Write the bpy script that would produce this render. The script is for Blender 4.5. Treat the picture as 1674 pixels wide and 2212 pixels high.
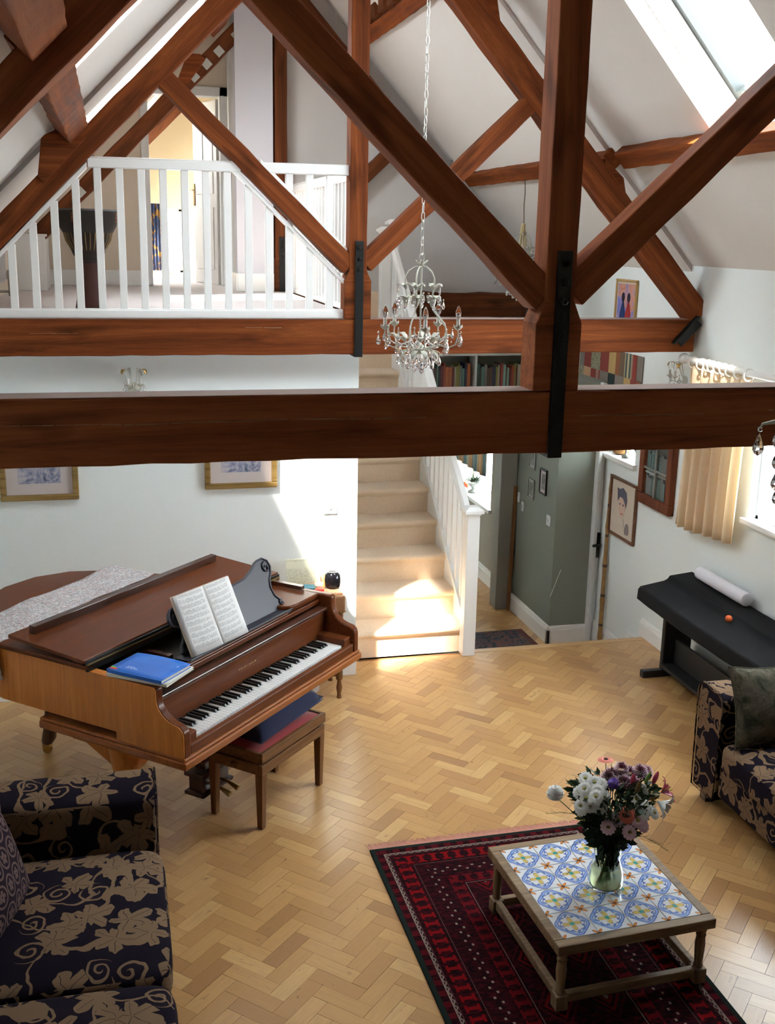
import bpy, bmesh, math, random
from math import sin, cos, pi, radians, sqrt, atan2, hypot
from mathutils import Vector, Matrix, noise
for o in list(bpy.data.objects): bpy.data.objects.remove(o)
SC = bpy.context.scene; COL = SC.collection
R = random.Random(11)

# ------------------------------------------------------------------ camera
cam_d = bpy.data.cameras.new('camera'); cam = bpy.data.objects.new('camera', cam_d); COL.objects.link(cam)
YAW, PITCH, ROLL, F = 0.24646, 0.24851, -0.019774, 2363.4
f_ = Vector((sin(YAW)*cos(PITCH), cos(YAW)*cos(PITCH), -sin(PITCH))); r_ = Vector((cos(YAW), -sin(YAW), 0)); d_ = f_.cross(r_)
r2 = r_*cos(ROLL) + d_*sin(ROLL); d2 = -r_*sin(ROLL) + d_*cos(ROLL)
cam.matrix_world = Matrix(((r2.x, -d2.x, -f_.x, 0), (r2.y, -d2.y, -f_.y, 0), (r2.z, -d2.z, -f_.z, 2.8), (0, 0, 0, 1)))
cam_d.sensor_fit = 'VERTICAL'; cam_d.sensor_height = 24; cam_d.lens = F/2212*24; cam_d.clip_start = .05; cam_d.clip_end = 100
SC.camera = cam

# ------------------------------------------------------------------ sky, sun, exposure
w = bpy.data.worlds.new('sky'); SC.world = w; w.use_nodes = True
bg = w.node_tree.nodes['Background']; bg.inputs[0].default_value = (.84, .93, 1, 1); bg.inputs[1].default_value = SKY = 17.0
sun_d = bpy.data.lights.new('sun', 'SUN'); sun_d.energy = 32; sun_d.angle = radians(3.6); sun_d.color = (1, .93, .82)
sun = bpy.data.objects.new('sun', sun_d); COL.objects.link(sun)
SUN = Vector((.40, .46, -.79)).normalized()
sun.rotation_euler = SUN.to_track_quat('-Z', 'Y').to_euler(); sun.location = (-3, -4, 9)
SC.view_settings.view_transform = 'Standard'; SC.view_settings.look = 'None'
SC.view_settings.exposure = 0.72; SC.view_settings.gamma = 1; SC.view_settings.use_curve_mapping = False

# ------------------------------------------------------------------ node expressions
class X:
    def __init__(s, k, t): s.k = k; s.t = t
    def op(s, o, *a):
        n = s.t.nodes.new('ShaderNodeMath'); n.operation = o
        for i, q in enumerate((s,)+a):
            if isinstance(q, X): s.t.links.new(q.k, n.inputs[i])
            else: n.inputs[i].default_value = q
        return X(n.outputs[0], s.t)
    def __add__(s, b): return s.op('ADD', b)
    __radd__ = __add__
    def __sub__(s, b): return s.op('SUBTRACT', b)
    def __rsub__(s, b): return (s*-1)+b
    def __mul__(s, b): return s.op('MULTIPLY', b)
    __rmul__ = __mul__
    def __truediv__(s, b): return s.op('DIVIDE', b)
    def sin(s): return s.op('SINE')
    def cos(s): return s.op('COSINE')
    def abs(s): return s.op('ABSOLUTE')
    def fl(s): return s.op('FLOOR')
    def fr(s): return s.op('FRACT')
    def sqrt(s): return s.op('SQRT')
    def at(s, b): return s.op('ARCTAN2', b)
    def lt(s, b): return s.op('LESS_THAN', b)
    def gt(s, b): return s.op('GREATER_THAN', b)
    def mx(s, b): return s.op('MAXIMUM', b)
    def mn(s, b): return s.op('MINIMUM', b)
    def sat(s): return s.op('ADD', 0).mx(0).mn(1)
    def band(s, a, b): return s.gt(a)*s.lt(b)
class Mt:
    def __init__(s, name, col=(.8, .8, .8), rough=.5, metal=0, **kw):
        s.m = bpy.data.materials.new(name); s.m.use_nodes = True; s.t = s.m.node_tree; s.b = s.t.nodes['Principled BSDF']
        s.b.inputs['Base Color'].default_value = (*col, 1); s.b.inputs['Roughness'].default_value = rough; s.b.inputs['Metallic'].default_value = metal
        for k, v in kw.items(): s.b.inputs[k.replace('_', ' ')].default_value = v
        s.m.diffuse_color = (*col, 1)
    def n(s, ty, **kw):
        n = s.t.nodes.new('ShaderNode'+ty)
        for k, v in kw.items(): setattr(n, k, v)
        return n
    def co(s, which='UV'):
        n = s.n('TexCoord'); return n.outputs[which]
    def xyz(s, vec):
        n = s.n('SeparateXYZ'); s.t.links.new(vec, n.inputs[0]); return [X(o, s.t) for o in n.outputs]
    def vec(s, x, y, z=0.0):
        n = s.n('CombineXYZ')
        for i, q in enumerate((x, y, z)):
            if isinstance(q, X): s.t.links.new(q.k, n.inputs[i])
            else: n.inputs[i].default_value = q
        return n.outputs[0]
    def map(s, vec, sc=(1, 1, 1), loc=(0, 0, 0)):
        n = s.n('Mapping'); s.t.links.new(vec, n.inputs[0]); n.inputs['Scale'].default_value = sc; n.inputs['Location'].default_value = loc; return n.outputs[0]
    def noise(s, vec, sc=5, det=3, ro=.55, dist=0):
        n = s.n('TexNoise'); s.t.links.new(vec, n.inputs['Vector']); n.inputs['Scale'].default_value = sc; n.inputs['Detail'].default_value = det
        n.inputs['Roughness'].default_value = ro; n.inputs['Distortion'].default_value = dist; return X(n.outputs['Fac'], s.t)
    def ramp(s, fac, stops):
        n = s.n('ValToRGB'); s.t.links.new(fac.k, n.inputs[0]); e = n.color_ramp.elements
        while len(e) < len(stops): e.new(.5)
        for q, (p, c) in zip(e, stops): q.position = p; q.color = (*c, 1)
        return n.outputs[0]
    def mix(s, fac, a, b, mode='MIX'):
        n = s.n('Mix', data_type='RGBA', blend_type=mode)
        for i, q in ((0, fac), (6, a), (7, b)):
            if isinstance(q, X): s.t.links.new(q.k, n.inputs[i])
            elif isinstance(q, (int, float)): n.inputs[i].default_value = q
            elif isinstance(q, tuple): n.inputs[i].default_value = (*q, 1)
            else: s.t.links.new(q, n.inputs[i])
        return n.outputs[2]
    def base(s, c): s.t.links.new(c, s.b.inputs['Base Color']); return s
    def set(s, k, x): s.t.links.new(x.k if isinstance(x, X) else x, s.b.inputs[k]); return s
    def bump(s, h, st=.2, d=.01):
        n = s.n('Bump'); s.t.links.new(h.k, n.inputs['Height']); n.inputs['Strength'].default_value = st; n.inputs['Distance'].default_value = d
        s.t.links.new(n.outputs[0], s.b.inputs['Normal']); return s
def plain(name, col, rough=.5, metal=0, bump=0, bs=60, var=.06, **kw):
    m = Mt(name, col, rough, metal, **kw); ob = m.co('Object'); nz = m.noise(ob, bs, 3)
    lo = tuple(c*(1-var) for c in col); hi = tuple(min(1, c*(1+var)) for c in col)
    m.base(m.mix(m.noise(ob, 3, 2), lo, hi))
    if bump: m.bump(nz, bump, .004)
    return m.m
def wood(name, a, b, c, rough=.45, sc=1., axis='x', coat=0, bump=.15, knots=True, coord='Object', spec=.5):
    # a dark, b mid, c light; grain runs along axis
    m = Mt(name, b, rough, Specular_IOR_Level=spec); ob = m.co(coord); s = {'x': (.5, 9, 9), 'y': (9, .5, 9), 'z': (9, 9, .5)}[axis]
    v = m.map(ob, tuple(q*sc for q in s)); g = m.noise(v, 1.6, 6, .65, 1.2); g2 = m.noise(m.map(ob, tuple(q*sc*5 for q in s)), 2, 3)
    col = m.ramp(g, [(.25, a), (.48, b), (.72, c)])
    col = m.mix((g2-.5).abs()*.9, col, a)
    if knots:
        k = m.noise(m.map(ob, tuple(sc*(1.3 if q < 1 else 5) for q in s)), 1.3, 2); col = m.mix(((k-.66)*9).sat()*.7, col, tuple(q*.35 for q in a))
    m.base(col); m.bump(g2, bump, .004)
    m.set('Roughness', g*.25+(rough-.12))
    if coat: m.b.inputs['Coat Weight'].default_value = coat; m.b.inputs['Coat Roughness'].default_value = .06
    return m.m

# ------------------------------------------------------------------ mesh helpers
class MB:
    def __init__(s): s.v = []; s.f = []; s.fm = []; s.cur = 0
    def add(s, vs, fs, M=None):
        k = len(s.v); s.v += [tuple(M @ Vector(p)) if M else tuple(p) for p in vs]
        s.f += [tuple(i+k for i in f) for f in fs]; s.fm += [s.cur]*len(fs); return s
    def box(s, x0, x1, y0, y1, z0, z1, M=None):
        vs = [(x, y, z) for x in (x0, x1) for y in (y0, y1) for z in (z0, z1)]
        return s.add(vs, [(0, 1, 3, 2), (4, 6, 7, 5), (0, 4, 5, 1), (2, 3, 7, 6), (0, 2, 6, 4), (1, 5, 7, 3)], M)
    def bar(s, p0, p1, w, h, up=(0, 0, 1)):
        p0 = Vector(p0); p1 = Vector(p1); d = p1-p0; L = d.length; d.normalize(); y = Vector(up).cross(d); y.normalize(); z = d.cross(y)
        M = Matrix(((d.x, y.x, z.x, p0.x), (d.y, y.y, z.y, p0.y), (d.z, y.z, z.z, p0.z), (0, 0, 0, 1)))
        return s.box(0, L, -w/2, w/2, -h/2, h/2, M)
    def prism(s, pts, z0, z1, M=None):
        n = len(pts); a = sum(pts[i][0]*pts[(i+1) % n][1]-pts[(i+1) % n][0]*pts[i][1] for i in range(n))
        if a < 0: pts = pts[::-1]
        vs = [(x, y, z0) for x, y in pts]+[(x, y, z1) for x, y in pts]
        fs = [tuple(range(n))[::-1], tuple(range(n, 2*n))]+[(i, (i+1) % n, n+(i+1) % n, n+i) for i in range(n)]
        return s.add(vs, fs, M)
    def tube(s, pts, r, n=8, closed=False):
        P = [Vector(p) for p in pts]; m = len(P); rr = r if isinstance(r, (list, tuple)) else [r]*m; k = len(s.v); vs = []
        up = None
        for i in range(m):
            a = P[(i-1) % m] if (closed or i > 0) else P[i]; b = P[(i+1) % m] if (closed or i < m-1) else P[i]
            t = (b-a).normalized()
            if up is None: up = Vector((0, 0, 1)) if abs(t.z) < .9 else Vector((1, 0, 0))
            x = up.cross(t)
            if x.length < 1e-5: x = Vector((0, 1, 0)).cross(t)
            x.normalize(); y = t.cross(x); up = y
            for j in range(n): q = 2*pi*j/n; vs.append(P[i]+(x*cos(q)+y*sin(q))*rr[i])
        fs = [(i*n+j, i*n+(j+1) % n, (i+1) % m*n+(j+1) % n, (i+1) % m*n+j) for i in range(m if closed else m-1) for j in range(n)]
        if not closed: fs += [tuple(range(n))[::-1], tuple((m-1)*n+j for j in range(n))]
        return s.add(vs, fs)
    def lathe(s, prof, c=(0, 0, 0), n=20, M=None):
        m = len(prof); vs = [(c[0]+r*cos(2*pi*j/n), c[1]+r*sin(2*pi*j/n), c[2]+z) for r, z in prof for j in range(n)]
        fs = [(i*n+j, i*n+(j+1) % n, (i+1)*n+(j+1) % n, (i+1)*n+j) for i in range(m-1) for j in range(n)]
        fs += [tuple(range(n))[::-1], tuple((m-1)*n+j for j in range(n))]
        return s.add(vs, fs, M)
    def ball(s, c, r, n=10, k=None):
        k = k or (1, 1, 1); m = max(4, n//2); prof = [(sin(pi*i/m), -cos(pi*i/m)) for i in range(m+1)]
        M = Matrix.Translation(c) @ Matrix.Diagonal((r*k[0], r*k[1], r*k[2], 1)); prof[0] = (.02, -1); prof[-1] = (.02, 1)
        return s.lathe(prof, (0, 0, 0), n, M)
    def grid(s, fn, nu, nv, thick=0):
        vs = [fn(i/nu, j/nv) for j in range(nv+1) for i in range(nu+1)]
        fs = [(j*(nu+1)+i, j*(nu+1)+i+1, (j+1)*(nu+1)+i+1, (j+1)*(nu+1)+i) for j in range(nv) for i in range(nu)]
        return s.add(vs, fs)
    def build(s, name, mat, parent=None, smooth=False, bev=0, solid=0, sub=0, M=None, keep=False, label=None, fix=True):
        me = bpy.data.meshes.new(name); vs = s.v; loc = (0, 0, 0)
        if M: pass
        elif parent is None and not keep and vs:
            xs, ys, zs = zip(*vs); loc = ((min(xs)+max(xs))/2, (min(ys)+max(ys))/2, min(zs)); vs = [(x-loc[0], y-loc[1], z-loc[2]) for x, y, z in vs]
        me.from_pydata(vs, [], s.f); me.update()
        if fix:
            bm = bmesh.new(); bm.from_mesh(me); bmesh.ops.recalc_face_normals(bm, faces=bm.faces); bm.to_mesh(me); bm.free()
        for mm in (mat if isinstance(mat, list) else [mat]): me.materials.append(mm)
        if isinstance(mat, list):
            for p, i in zip(me.polygons, s.fm): p.material_index = i
        uv = me.uv_layers.new(name='UVMap'); co = [v.co for v in me.vertices]
        for p in me.polygons:
            nx, ny, nz = (abs(q) for q in p.normal)
            a, b = (1, 2) if nx > ny and nx > nz else ((0, 2) if ny > nz else (0, 1))
            for li in p.loop_indices:
                c = co[me.loops[li].vertex_index]; uv.data[li].uv = (c[a], c[b])
        if smooth:
            me.shade_smooth(); me.set_sharp_from_angle(angle=radians(48))
        o = bpy.data.objects.new(name, me); COL.objects.link(o); o.parent = parent
        if M: o.matrix_local = M
        else: o.location = loc
        if bev:
            q = o.modifiers.new('bevel', 'BEVEL'); q.width = bev; q.segments = 2; q.limit_method = 'ANGLE'; q.angle_limit = radians(35)
        if solid:
            q = o.modifiers.new('solid', 'SOLIDIFY'); q.thickness = solid; q.offset = 0
        if sub:
            q = o.modifiers.new('sub', 'SUBSURF'); q.levels = sub; q.render_levels = sub
        if label: o['label'] = label
        return o
def tag(o, label, cat, group=None):
    o['label'] = label; o['category'] = cat
    if group: o['group'] = group
    return o
def thing(name, label, cat, loc=(0, 0, 0), rz=0, group=None):
    o = bpy.data.objects.new(name, None); COL.objects.link(o); o.location = loc; o.rotation_euler = (0, 0, rz); o.empty_display_size = .1
    return tag(o, label, cat, group)
def struct(o): o['kind'] = 'structure'; return o
def stuff(o): o['kind'] = 'stuff'; return o
def dup(o, loc=None, rz=None, label=None, parent=None):
    c = o.copy(); COL.objects.link(c); c.parent = parent
    if loc is not None: c.location = loc
    if rz is not None: c.rotation_euler = (0, 0, rz)
    if label: c['label'] = label
    for ch in list(o.children): dup(ch, parent=c)
    return c
def beamob(name, p0, p1, w, h, mat, parent=None, up=(0, 1, 0), ext=0, rough=0, seed=0, nseg=1):
    """a timber whose own x axis runs along the grain; rough: waney edges"""
    p0 = Vector(p0); p1 = Vector(p1); d = (p1-p0); L = d.length; d.normalize(); y = Vector(up); y = (y-d*y.dot(d)).normalized(); z = d.cross(y)
    M = Matrix(((d.x, y.x, z.x, p0.x), (d.y, y.y, z.y, p0.y), (d.z, y.z, z.z, p0.z), (0, 0, 0, 1)))
    b = MB(); ns = nseg if nseg > 1 else max(2, int(L/.12)); rr = random.Random(seed+int(L*1000))
    vs = []
    for i in range(ns+1):
        x = L*i/ns
        for sy, sz in ((-1, -1), (1, -1), (1, 1), (-1, 1)):
            j = rough if 0 < i < ns else 0
            vs.append((x, sy*(w/2+rr.uniform(-j, j)), sz*(h/2+rr.uniform(-j, j))))
    fs = [(i*4+j, i*4+(j+1) % 4, i*4+4+(j+1) % 4, i*4+4+j) for i in range(ns) for j in range(4)]
    fs = [f[::-1] for f in fs]+[(0, 1, 2, 3), tuple(ns*4+j for j in (3, 2, 1, 0))]
    b.add(vs, fs)
    if parent is not None: M = Matrix.Translation(parent.location).inverted() @ M if parent.rotation_euler.z == 0 else M
    return b.build(name, mat, parent, M=M, bev=.006)

ORD = ['first', 'second', 'third', 'fourth', 'fifth', 'sixth', 'seventh', 'eighth', 'ninth', 'tenth']+['%dth' % k for k in range(11, 60)]
for _k, _v in ((21, '21st'), (22, '22nd'), (23, '23rd'), (31, '31st'), (32, '32nd'), (33, '33rd'), (41, '41st')): ORD[_k-1] = _v
# ------------------------------------------------------------------ materials of the shell
M_wall = plain('sage_wall', (.80, .85, .83), .85, bump=.05, bs=180, var=.02)
M_wall2 = plain('sage_wall_hall', (.23, .25, .205), .85, bump=.05, bs=180, var=.02)  # sage wall again, darkened so the hall's shade sits in the colour
M_ceil = plain('warm_white_plaster', (.66, .62, .575), .9, bump=.05, bs=150, var=.02)
M_cream = plain('cream_wall', (.70, .60, .48), .88, var=.02)
M_lilac = plain('cool_white_wall', (.58, .58, .62), .88, var=.02)
M_white = plain('white_gloss_paint', (.86, .86, .83), .32, var=.015)
M_gpaint = plain('white_eggshell_paint', (.72, .73, .71), .45, var=.02)
M_beam = wood('stained_pine_beam', (.045, .010, .003), (.165, .040, .010), (.28, .080, .020), .65, 1.0, spec=.12)
M_beamd = wood('dark_stained_beam', (.115, .030, .011), (.30, .088, .030), (.42, .135, .048), .65, 1.0, spec=.12)
M_beamf = wood('far_truss_beam', (.045, .012, .004), (.115, .034, .011), (.20, .062, .020), .65, 1.0, spec=.12)
M_dust = plain('dusty_beam_top', (.30, .22, .19), .95, var=.2, bump=.4, bs=40)
M_iron = plain('black_iron', (.012, .013, .012), .5, .4, bump=.3, bs=90)
M_glass = Mt('window_glass'); t = M_glass.t; mx_ = M_glass.n('MixShader'); tr = M_glass.n('BsdfTransparent'); gl = M_glass.n('BsdfGlossy'); gl.inputs['Roughness'].default_value = .02
mx_.inputs[0].default_value = .06; t.links.new(tr.outputs[0], mx_.inputs[1]); t.links.new(gl.outputs[0], mx_.inputs[2]); t.links.new(mx_.outputs[0], t.nodes['Material Output'].inputs[0]); M_glass = M_glass.m
def carpet(name, c, sc=900):
    m = Mt(name, c, .98, Sheen_Weight=.3); ob = m.co('Object'); n1 = m.noise(ob, 420, 2); m.base(m.mix(m.noise(ob, 60, 3), tuple(q*.88 for q in c), tuple(min(1, q*1.08) for q in c))); m.bump(n1, .6, .004); return m.m
M_carpet = carpet('beige_stair_carpet', (.86, .67, .48))
M_carpetp = carpet('pale_landing_carpet', (.60, .53, .50))

# parquet: per block UV = grain coordinates, second UV layer = random tint
m = Mt('oak_parquet', (.5, .3, .13), .34); uvn = m.n('UVMap', uv_map='UVMap'); tn = m.n('UVMap', uv_map='tint')
g = m.noise(m.map(uvn.outputs[0], (7, 70, 1)), 1, 5, .6, .6); g2 = m.noise(m.map(uvn.outputs[0], (30, 300, 1)), 1, 3)
tx, ty, tz = m.xyz(tn.outputs[0])
col = m.ramp(tx, [(0, (.30, .130, .034)), (.10, (.42, .205, .058)), (.5, (.52, .280, .086)), (.85, (.60, .340, .115)), (1, (.69, .43, .165))])
col = m.mix((g*.9-.14).sat(), col, (.33, .175, .075)); col = m.mix(g2*.25, col, (.66, .44, .22))
kn = m.noise(m.map(uvn.outputs[0], (9, 28, 1)), 1, 4, .6, 1.5); col = m.mix((((kn-.64)*9).sat())*.8*ty.gt(.35), col, (.10, .042, .018))
m.base(col).bump(g2, .05, .002); m.set('Roughness', g*.12+.27); m.b.inputs['Coat Weight'].default_value = .15; m.b.inputs['Coat Roughness'].default_value = .2
M_parquet = m.m

def plank_mesh(poly, z0, z1, ang, cen, rnd, name='block'):
    b = MB(); b.prism(poly, z0, z1)
    me = bpy.data.meshes.new(name); me.from_pydata(b.v, [], b.f); me.materials.append(M_parquet)
    put_uv(me, lambda c: ang, lambda c: cen, lambda c: rnd); return me
def put_uv(me, fa, fc, fr):
    uv = me.uv_layers.new(name='UVMap'); tn = me.uv_layers.new(name='tint')
    for p in me.polygons:
        a = fa(p.index); c = fc(p.index); r = fr(p.index)
        for li in p.loop_indices:
            q = me.vertices[me.loops[li].vertex_index].co; dx, dy = q.x-c[0], q.y-c[1]
            uv.data[li].uv = (dx*cos(a)+dy*sin(a)+r[2]*40, -dx*sin(a)+dy*cos(a)+r[3]*40); tn.data[li].uv = (r[0], r[1])
def clip(poly, x0, x1, y0, y1):
    for ax, lim, sg in ((0, x0, 1), (0, x1, -1), (1, y0, 1), (1, y1, -1)):
        out = []
        for i in range(len(poly)):
            a, b = poly[i], poly[(i+1) % len(poly)]; da, db = (a[ax]-lim)*sg, (b[ax]-lim)*sg
            if da >= 0: out.append(a)
            if (da >= 0) != (db >= 0):
                t = da/(da-db); out.append((a[0]+(b[0]-a[0])*t, a[1]+(b[1]-a[1])*t))
        poly = out
        if len(poly) < 3: return None
    return poly

# ------------------------------------------------------------------ floor
XL, XR = -1.0, 3.66; UF = 2.31; LF = -.35
b = MB(); b.box(XL, XR, -1.5, 6.8, LF, -.012); floor = struct(b.build('floor', plain('floor_base', (.20, .10, .04), .6), keep=True))
def herring(x0, x1, y0, y1, org, W=.0705, Lq=.2265, ang=pi/4, g=.0007):
    """standard double-offset herringbone: blocks at ang and ang+90"""
    out = []; n = Lq/W; c, s = cos(ang), sin(ang)
    lim = 8
    ex, ey = (c, s), (-s, c)
    import itertools
    N = int((x1-x0+y1-y0)/W)+20
    # lattice in rotated frame: A-block [0,L]x[0,W] ; B-block [0,W]x[W,W+L]... steps (W,W) and (L,-L)
    for k in range(-N, N):
        for j in range(-int(N/n)-4, int(N/n)+4):
            ox = k*W+j*Lq; oy = k*W-j*Lq
            for typ in (0, 1):
                if typ == 0: px0, py0, pw, ph = ox, oy, Lq, W
                else: px0, py0, pw, ph = ox, oy+W, W, Lq
                pts = [(px0+g, py0+g), (px0+pw-g, py0+g), (px0+pw-g, py0+ph-g), (px0+g, py0+ph-g)]
                wp = [(org[0]+x*c-y*s, org[1]+x*s+y*c) for x, y in pts]
                cx = sum(p[0] for p in wp)/4; cy = sum(p[1] for p in wp)/4
                if not (x0-.2 < cx < x1+.2 and y0-.2 < cy < y1+.2): continue
                q = clip(wp, x0, x1, y0, y1)
                if q: out.append((q, ang+(pi/2 if typ else 0), (cx, cy)))
    return out
blocks = herring(XL, XR, 2.3, 6.745, (1.80, 5.80))
rb = random.Random(5)
def vis(c):
    v = Vector((c[0], c[1], -2.8)); dz = v.dot(f_)
    px = 837+F*v.dot(r2)/dz; py = 1106+F*v.dot(d2)/dz
    hidden = (px < 395 and py > 1640) or (px > 1500 and py > 1480) or (px < 420 and py < 1640) or (1.1 < c[0] < 2.13 and c[1] < 4.4)
    return (0 if (-40 < px < 1714 and 1350 < py < 2250 and not hidden) else 1000)+dz
blocks.sort(key=lambda q: vis(q[2]))
rest_v = []; 
for i, (q, a, c) in enumerate(blocks[:300]):
    r = (rb.random(), rb.random(), rb.random(), rb.random()); me = plank_mesh(q, -.012, rb.uniform(-.0004, .0003), a, c, r)
    o = bpy.data.objects.new('parquet_block', me); COL.objects.link(o); o.parent = floor
b = MB(); info = []
for q, a, c in blocks[300:]:
    r = (rb.random(), rb.random(), rb.random(), rb.random()); k = len(b.f); b.prism(q, -.012, rb.uniform(-.0004, .0003)); info += [(a, c, r)]*(len(b.f)-k)
me = bpy.data.meshes.new('parquet_rest'); me.from_pydata(b.v, [], b.f); me.materials.append(M_parquet); put_uv(me, lambda i: info[i][0], lambda i: info[i][1], lambda i: info[i][2])
o = stuff(bpy.data.objects.new('parquet_rest', me)); COL.objects.link(o); o.parent = floor
b = MB(); b.box(2.335, XR, 6.748, 6.815, -.03, .002); me = b.build('step_nosing', wood('oak_nosing', (.32, .17, .07), (.5, .3, .13), (.62, .4, .19), .35, 1, knots=False), floor, bev=.006)
# lower hall floor
b = MB(); b.box(1.3, 3.8, 6.8, 11.2, LF-.1, LF-.012); hf = struct(b.build('floor', bpy.data.materials['floor_base'], keep=True))
b = MB(); info = []
for q, a, c in herring(2.3, 3.7, 6.8, 9.6, (2.5, 8.0)):
    r = (rb.random(), rb.random(), rb.random(), rb.random()); k = len(b.f); b.prism(q, LF-.012, LF+rb.uniform(-.0004, .0003)); info += [(a, c, r)]*(len(b.f)-k)
me = bpy.data.meshes.new('hall_parquet'); me.from_pydata(b.v, [], b.f); me.materials.append(M_parquet); put_uv(me, lambda i: info[i][0], lambda i: info[i][1], lambda i: info[i][2])
o = stuff(bpy.data.objects.new('hall_parquet', me)); COL.objects.link(o); o.parent = hf
# upper landing floor, corridor and bedroom floor, gallery under the viewer
b = MB(); b.box(XL, 1.45, 6.52, 9.75, 2.1, UF); b.box(XL, 1.75, 9.75, 13.3, 2.1, UF); struct(b.build('floor', M_carpetp, keep=True))
b = MB(); b.box(XL, XR, -1.5, .2, 1.05, 1.25); struct(b.build('floor', M_carpetp, keep=True))

# ------------------------------------------------------------------ walls
b = MB(); b.box(XL, 1.45, 6.55, 6.72, -.01, 2.1); struct(b.build('wall_back', M_wall, keep=True))
b = MB(); b.box(XL-.12, XL, -1.62, 13.3, LF, 2.72); struct(b.build('wall_left', M_wall, keep=True))
b = MB(); b.box(XL-.12, XR+.14, -1.64, -1.5, LF, 2.7); b.prism([(XL-.12, 2.7), (XR+.14, 2.7), (1.465, 5.2)], 1.5, 1.64, Matrix(((1, 0, 0, 0), (0, 0, -1, 0), (0, 1, 0, 0), (0, 0, 0, 1)))); struct(b.build('wall_front', M_ceil, keep=True))
def cells(b, xs, ys, holes, fn):
    for i in range(len(xs)-1):
        for j in range(len(ys)-1):
            cx, cy = (xs[i]+xs[i+1])/2, (ys[j]+ys[j+1])/2
            if any(h[0] < cx < h[1] and h[2] < cy < h[3] for h in holes): continue
            fn(xs[i], xs[i+1], ys[j], ys[j+1])
WIN1 = (4.35, 5.66, 1.18, 1.93); WIN2 = (7.17, 7.63, 1.2, 1.72); DIST = 3.95
b = MB(); cells(b, [-1.5, 4.35, 5.66, 7.17, 7.63, 9.75], [LF, 1.18, 1.2, 1.72, 1.93, 2.72], [WIN1, WIN2], lambda a, c, d, e: b.box(XR, XR+.16, a, c, d, e))
struct(b.build('wall_right', M_wall, keep=True))
YX = Matrix(((0, 0, 1, 0), (1, 0, 0, 0), (0, 1, 0, 0), (0, 0, 0, 1)))   # local x->Y, y->z, z->X
XZ = Matrix(((1, 0, 0, 0), (0, 0, 1, 0), (0, 1, 0, 0), (0, 0, 0, 1)))   # local x->X, y->z, z->Y
# gable behind the third truss, open for the corridor at its left
b = MB(); b.prism([(1.03, UF), (1.40, UF), (1.40, 2.05), (XR+.1, 2.05), (XR+.1, 2.56), (1.465, 5.06), (1.03, 4.6)], 9.58, 9.72, XZ); struct(b.build('wall_gable', plain('gable_plaster', (.60, .575, .55), .9, var=.02), keep=True))
# narrow cool-white pier
b = MB(); b.box(1.03, 1.335, 9.40, 9.58, UF, 4.55); struct(b.build('wall_pier', M_lilac, keep=True))
b = MB(); b.box(1.03, 1.335, 9.385, 9.40, UF, UF+.15); b.box(1.015, 1.03, 9.385, 9.75, UF, UF+.15); struct(b.build('baseboard_pier', M_white, keep=True, bev=.004))
# lower: wall closing the space under the landing beside the stairs, hall walls
b = MB(); b.box(1.30, 1.45, 6.72, 11.2, LF, 2.1); b.box(1.45, 2.3, 9.46, 9.56, LF, 2.05); b.box(1.3, 3.8, 11.1, 11.2, LF, 2.1); struct(b.build('wall_stair', M_wall, keep=True))
b = MB(); b.prism([(6.80, LF), (9.46, LF), (9.46, 2.0), (6.80, -.1)], 2.27, 2.31, YX); struct(b.build('wall_understair', M_gpaint, keep=True))
b = MB(); b.box(3.28, XR, 7.68, 8.56, LF, 1.74); struct(b.build('wall_hall', M_wall2, keep=True))
b = MB(); b.box(3.28, XR, 8.56, 8.68, LF, 1.62); b.box(2.31, XR, 8.56, 8.68, 1.45, 1.62); struct(b.build('wall_doorway', M_wall2, keep=True))
b = MB(); cells(b, [8.68, 9.24, 10.4, 11.2], [LF, .36, 1.05, 2.1], [(9.24, 10.4, .36, 1.05)], lambda a, c, d, e: b.box(3.30, 3.6, a, c, d, e)); struct(b.build('wall_backroom', plain('taupe_wall', (.33, .30, .24), .9), keep=True))
b = MB(); b.box(2.3, 3.8, 8.69, 11.2, 2.06, 2.1); struct(b.build('ceiling', M_ceil, keep=True))
# doorway casing in the hall, white paint with the shade mixed into its colour
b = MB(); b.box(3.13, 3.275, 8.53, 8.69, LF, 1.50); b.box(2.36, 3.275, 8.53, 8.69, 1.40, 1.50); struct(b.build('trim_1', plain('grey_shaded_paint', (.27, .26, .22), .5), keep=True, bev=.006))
# baseboards
def board(name, x0, x1, y0, y1, z0, z1, par=None):
    b = MB(); b.box(x0, x1, y0, y1, z0, z1-.03)
    if x1-x0 > y1-y0: b.box(x0, x1, y0+.006, y1, z1-.03, z1-.012); b.box(x0, x1, y0+.012, y1, z1-.012, z1)
    else: b.box(x0+.006, x1, y0, y1, z1-.03, z1-.012); b.box(x0+.012, x1, y0, y1, z1-.012, z1)
    return struct(b.build(name, M_white, keep=True, bev=.002))
board('baseboard_back', XL, 1.452, 6.53, 6.55, 0, .15)
board('baseboard_right', 3.635, XR, -1.5, 6.86, 0, .125)
board('baseboard_hall', 3.635, XR, 6.99, 7.68, LF, -.17); board('baseboard_lower', 3.635, XR, 6.86, 7.06, LF, -.05)
board('baseboard_hall', 3.255, 3.28, 7.655, 8.56, LF, LF+.145); board('baseboard_hall', 3.255, 3.585, 7.655, 7.68, LF, LF+.145); board('baseboard_hall', 3.275, 3.3, 8.68, 11.1, LF, LF+.145)
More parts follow.
